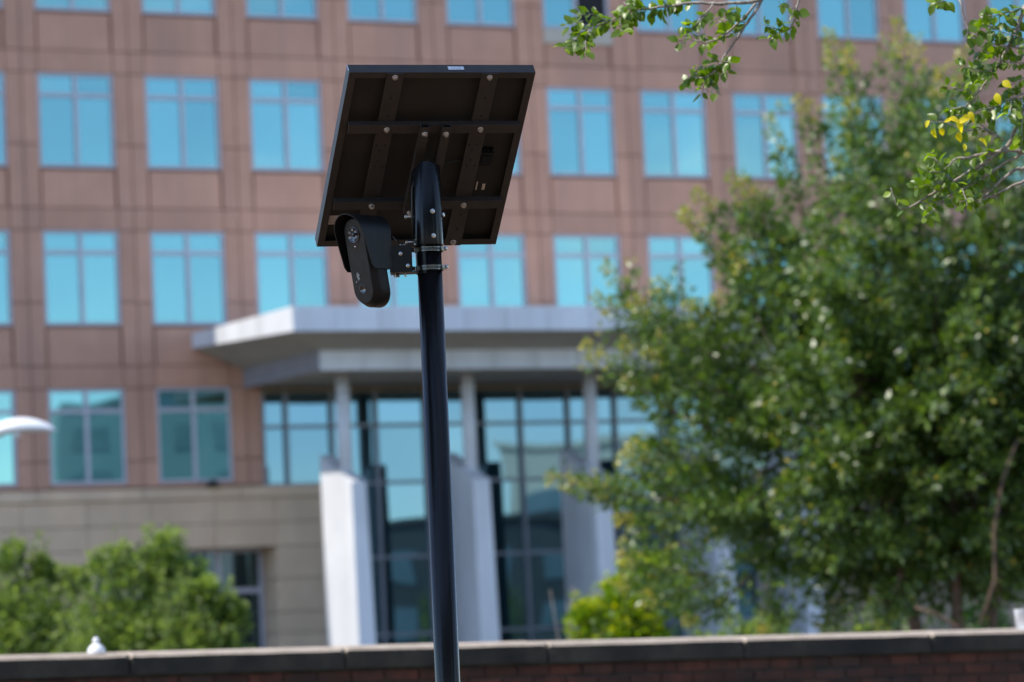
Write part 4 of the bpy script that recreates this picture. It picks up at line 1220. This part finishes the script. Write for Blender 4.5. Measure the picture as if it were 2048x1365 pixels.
# limbs and trunk that carry them, out of the frame
MB().tube([(0, 0, 0), (0.05, 0, 1.2), (0.0, 0.02, 2.4), (-0.1, 0.0, 3.4), (-0.05, 0.05, 5.2)], [0.14, 0.12, 0.11, 0.08, 0.04], 14).build('trunk', M['bark_brown'], OVER)
def reach(p, start):
    p = p - OT; s = Vector(start)
    return [s, s.lerp(p, .35) + Vector((0, 0, .10)), s.lerp(p, .7) + Vector((0, 0, .07)), p]
for (p, st_, r0, r1) in ((twigs[0][0][0], (-0.1, 0, 4.45), .045, .0056), (twigs[1][0][0], (-0.1, 0, 4.4), .03, .0046), (twigs[4][0][0], (-0.1, 0, 4.3), .03, .0034)):
    MB().tube(reach(p, st_), [r0, r0 * .6, r0 * .3, r1], 10).build('limb', M['bark_pale'], OVER)
for tw in twigs:
    p = tw[0][0]
    if at(2046, 500, 11.5).x - 0.02 < p.x and tw[1] >= .0020:
        st_ = (-0.02, 0, max(1.9, min(3.2, p.z - 0.15)))
        MB().tube(reach(p, st_), [tw[1] * 2.2, tw[1] * 1.8, tw[1] * 1.3, tw[1]], 7).build('limb', M['bark_pale'], OVER)

# leaf: ovate, pointed, folded along the midrib and slightly cupped
def leaf_mesh(name, mat, curl, fold, wid):
    prof = [(0.0, 0.012), (0.10, 0.17), (0.28, 0.31), (0.48, 0.345), (0.68, 0.27), (0.86, 0.13), (1.0, 0.0)]
    vs = [(0, -0.16, 0)]; fs = []
    for t, w in prof:
        z = -curl * t * t
        vs += [(-w * wid, t, z + fold * w), (0, t, z), (w * wid, t, z + fold * w)]
    for i in range(len(prof) - 1):
        a = 1 + i * 3
        fs += [(a, a + 1, a + 4, a + 3), (a + 1, a + 2, a + 5, a + 4)]
    fs += [(0, 3, 2), (0, 2, 1)]
    return MB().add(vs, fs, True).mesh(name, mat)
leaf_meshes = [leaf_mesh('leaf', M['leaf_elm'], 0.10, 0.25, 1.0), leaf_mesh('leaf', M['leaf_elm'], 0.28, 0.45, 0.95), leaf_mesh('leaf', M['leaf_elm'], -0.05, 0.15, 1.12), leaf_mesh('leaf', M['leaf_elm'], 0.4, 0.3, 1.0)]
yel_meshes = [leaf_mesh('yellow_leaf', M['leaf_yellow'], c_, f_, w_) for c_, f_, w_ in ((0.3, 0.4, 0.95), (0.7, 0.6, 0.8), (-0.3, 0.8, 0.7), (0.5, 0.2, 1.05))]
cand = []
cam_o = Vector((0, 0, CAM_H))
for (pts, r0, r1, dens, frm) in twigs:
    seglen = [(pts[j + 1] - pts[j]).length for j in range(len(pts) - 1)]
    tot = sum(seglen); n = max(2, int(tot * dens))
    for k in range(n):
        s = tot * (frm + (1 - frm) * (k + random.random() * .6) / n); j = 0
        while j < len(seglen) - 1 and s > seglen[j]: s -= seglen[j]; j += 1
        p = pts[j].lerp(pts[j + 1], min(1, s / seglen[j])); tan = (pts[j + 1] - pts[j]).normalized()
        sd = 1 if k % 2 else -1
        side = tan.cross(Vector((0, -1, 0.25))).normalized() * sd
        d = (tan * random.uniform(.2, .9) + side * random.uniform(.5, 1.1) + Vector((random.gauss(0, .2), random.gauss(0, .45), random.gauss(-0.25, .28)))).normalized()
        nn = Vector((random.gauss(-0.25, .5), random.gauss(-0.55, .5), random.uniform(.35, 1.0))).normalized()
        x = d.cross(nn).normalized(); nn = x.cross(d)
        sz = random.uniform(.025, .044)
        mt = Matrix((x, d, nn)).transposed().to_4x4(); mt = mt @ Matrix.Scale(sz, 4)
        mt.translation = p + d * sz * 0.16 - OT
        cand.append((mt, p))
random.shuffle(cand)
NL = 288
for mt, p in cand[:NL]:
    o = link('leaf', random.choice(leaf_meshes), OVER); o.matrix_local = mt
rest = MB()
for mt, p in cand[NL:]:
    me = random.choice(leaf_meshes)
    rest.add([mt @ v.co for v in me.vertices], [tuple(f_.vertices) for f_ in me.polygons], True)
# crown of the tree beyond the frame, same leaves
for k in range(2600):
    d = Vector((random.gauss(0, 1), random.gauss(0, 1), random.gauss(0, .8))).normalized() * random.uniform(.5, 1.0)
    p = Vector((0.35 + d.x * 1.0, d.y * 1.5 + 0.6, 3.95 + d.z * 0.9))
    wp = p + OT
    if wp.x < 1.95 or wp.z < 2.9: continue
    d2 = Vector((random.gauss(0, 1), random.gauss(0, 1), random.gauss(-.3, .5))).normalized(); nn = Vector((random.gauss(0, .5), random.gauss(0, .5), 1)).normalized()
    x = d2.cross(nn).normalized(); nn = x.cross(d2); sz = random.uniform(.04, .06)
    mt = Matrix((x, d2, nn)).transposed().to_4x4() @ Matrix.Scale(sz, 4); mt.translation = p
    me = leaf_meshes[k % 4]
    rest.add([mt @ v.co for v in me.vertices], [tuple(f_.vertices) for f_ in me.polygons], True)
if rest.v: tag(rest.build('foliage', M['leaf_elm'], OVER), kind='stuff')
YL = [(300, 750, -2.2), (330, 800, -1.7), (365, 795, -1.2), (420, 735, -0.4), (465, 755, -1.0), (500, 728, -0.1), (478, 820, -1.5), (600, 865, -0.4), (510, 890, -1.7), (540, 700, -1.2), (705, 585, -1.5), (745, 512, -0.8), (440, 745, -2.6), (475, 765, 0.4)]
for x, y, ang in YL:
    p = at(1760 + x / 3.0347, y / 3.0347 - 6, 11.4)
    d = Vector((math.cos(ang), random.gauss(0, .3), math.sin(ang))).normalized()
    nn = Vector((random.gauss(-.3, .3), -0.8, random.uniform(.2, .8))).normalized()
    xx = d.cross(nn).normalized(); nn = xx.cross(d)
    mt = Matrix((xx, d, nn)).transposed().to_4x4() @ Matrix.Scale(random.uniform(.028, .042), 4); mt.translation = p - OT
    o = link('yellow_leaf', random.choice(yel_meshes), OVER); o.matrix_local = mt

# ------------------------------------------------------------------ what the glass mirrors, across the street
far_block('cream_building', (69.5, 34.0), (72.5, 58.0), 14, 11.6, 'cream_wall', (3, 2), 'cream sunlit building mirrored in the entrance glass')
far_block('slate_building', (54.0, 31.5), (76.0, 58.0), 6, 7.6, 'slate_wall', (8, 2), 'dark slate low building mirrored in the lower entrance glass')
far_block('grey_block', (51.0, 20.8), (57.8, 26.6), 10, 15.0, 'grey_wall', (4, 5), 'blue grey tall block mirrored in the lowest windows')


def simple_tree(name, label, x, y, h, r, mat, seedv, nsh=60, lf=.18):
    b_ = A((x, y, 0)); root = empty(name, (x, y, 0)); tag(root, label, 'tree')
    c_ = Crown(); w_ = MB(); w_.tube([(0, 0, 0), (0.05, 0, h * .3), (0, 0.05, h * .7)], [.14, .11, .04], 8)
    cc = b_ + A((0, 0, h * .55))
    for k in range(nsh):
        yv = 1 - 1.8 * (k + .5) / nsh; rr = math.sqrt(max(0, 1 - yv * yv)); th = gold * k + seedv
        d = A((rr * math.cos(th) * r, rr * math.sin(th) * r, yv * h * .45)) * random.uniform(.75, 1.05)
        c_.shoot(cc + d * .2, cc + d * .6, cc + d, 60, .35 * r, .12 * r, lf, lf * .66, t0=.1)
        if k % 4 == 0: w_.tube([tuple(p - b_) for p in bez(cc, cc + d * .5, cc + d * .95, np.linspace(0, 1, 5))], [.04, .03, .02, .014, .006], 5)
    o = c_.build('crown', mat, None); o.parent = root; o.matrix_parent_inverse = Matrix.Translation(-Vector(b_)); tag(o, kind='stuff')
    w_.build('trunk', M['bark_brown'], root)


simple_tree('street_tree', 'round green tree mirrored between the first two buttresses', 41.5, 55.5, 5.0, 2.4, M['leaf_lime'], 1)
simple_tree('street_tree', 'round green tree mirrored beside the second buttress', 45.0, 61.5, 5.2, 2.6, M['leaf_lime'], 2)
simple_tree('street_tree', 'round dark green tree mirrored right of the third buttress', 52.0, 66.0, 5.6, 2.6, M['leaf_dark'], 4)

# unseen tree added left of the frame so its crown shades pole and camera
b_ = A((-4.7, 8.2, 0)); SH = empty('added_shade_tree', tuple(b_)); tag(SH, 'added tall tree, unseen left of the frame, that shades the pole', 'tree')
c_ = Crown(); w_ = MB(); w_.tube([(0, 0, 0), (0.08, 0.02, 2.5), (0.3, 0.1, 5.0), (0.5, 0.3, 7.0)], [.17, .14, .11, .05], 10)
cc = A((-4.2, 8.5, 7.6))
for k in range(150):
    yv = 1 - 2 * (k + .5) / 150; rr = math.sqrt(max(0, 1 - yv * yv)); th = gold * k
    d = A((rr * math.cos(th) * 1.9, rr * math.sin(th) * 1.9, yv * 1.9)) * random.uniform(.6, 1.05)
    c_.shoot(cc + d * .1, cc + d * .6, cc + d, 170, .4, .25, .15, .11, t0=.05)
    if k % 5 == 0: w_.tube([tuple(p - b_) for p in bez(cc + A((0, 0, -.6)), cc + d * .5, cc + d * .95, np.linspace(0, 1, 5))], [.03, .025, .018, .012, .005], 5)
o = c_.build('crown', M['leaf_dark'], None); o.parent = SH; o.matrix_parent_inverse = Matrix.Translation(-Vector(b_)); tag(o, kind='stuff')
w_.build('trunk', M['bark_brown'], SH)

# unseen grove added behind the viewpoint to darken reflections in pole and camera
for i, (x, y, h, r_, lab) in enumerate(((-9.5, -6.0, 11.0, 3.6, 'added tall dark tree, unseen behind the viewpoint, farthest left of the grove'), (-3.0, -8.5, 12.0, 3.9, 'added tall dark tree, unseen behind the viewpoint, left of centre'), (3.5, -7.5, 11.5, 3.8, 'added tall dark tree, unseen behind the viewpoint, right of centre'),
                                        (9.5, -4.0, 12.0, 4.0, 'added tall dark tree, unseen behind the viewpoint, at the right'), (13.0, 3.0, 11.0, 3.8, 'added tall dark tree, unseen right of the viewpoint, farthest right of the grove'))):
    simple_tree('added_grove_tree', lab, x, y, h, r_, M['leaf_dark'], i + 6, nsh=90, lf=.42)
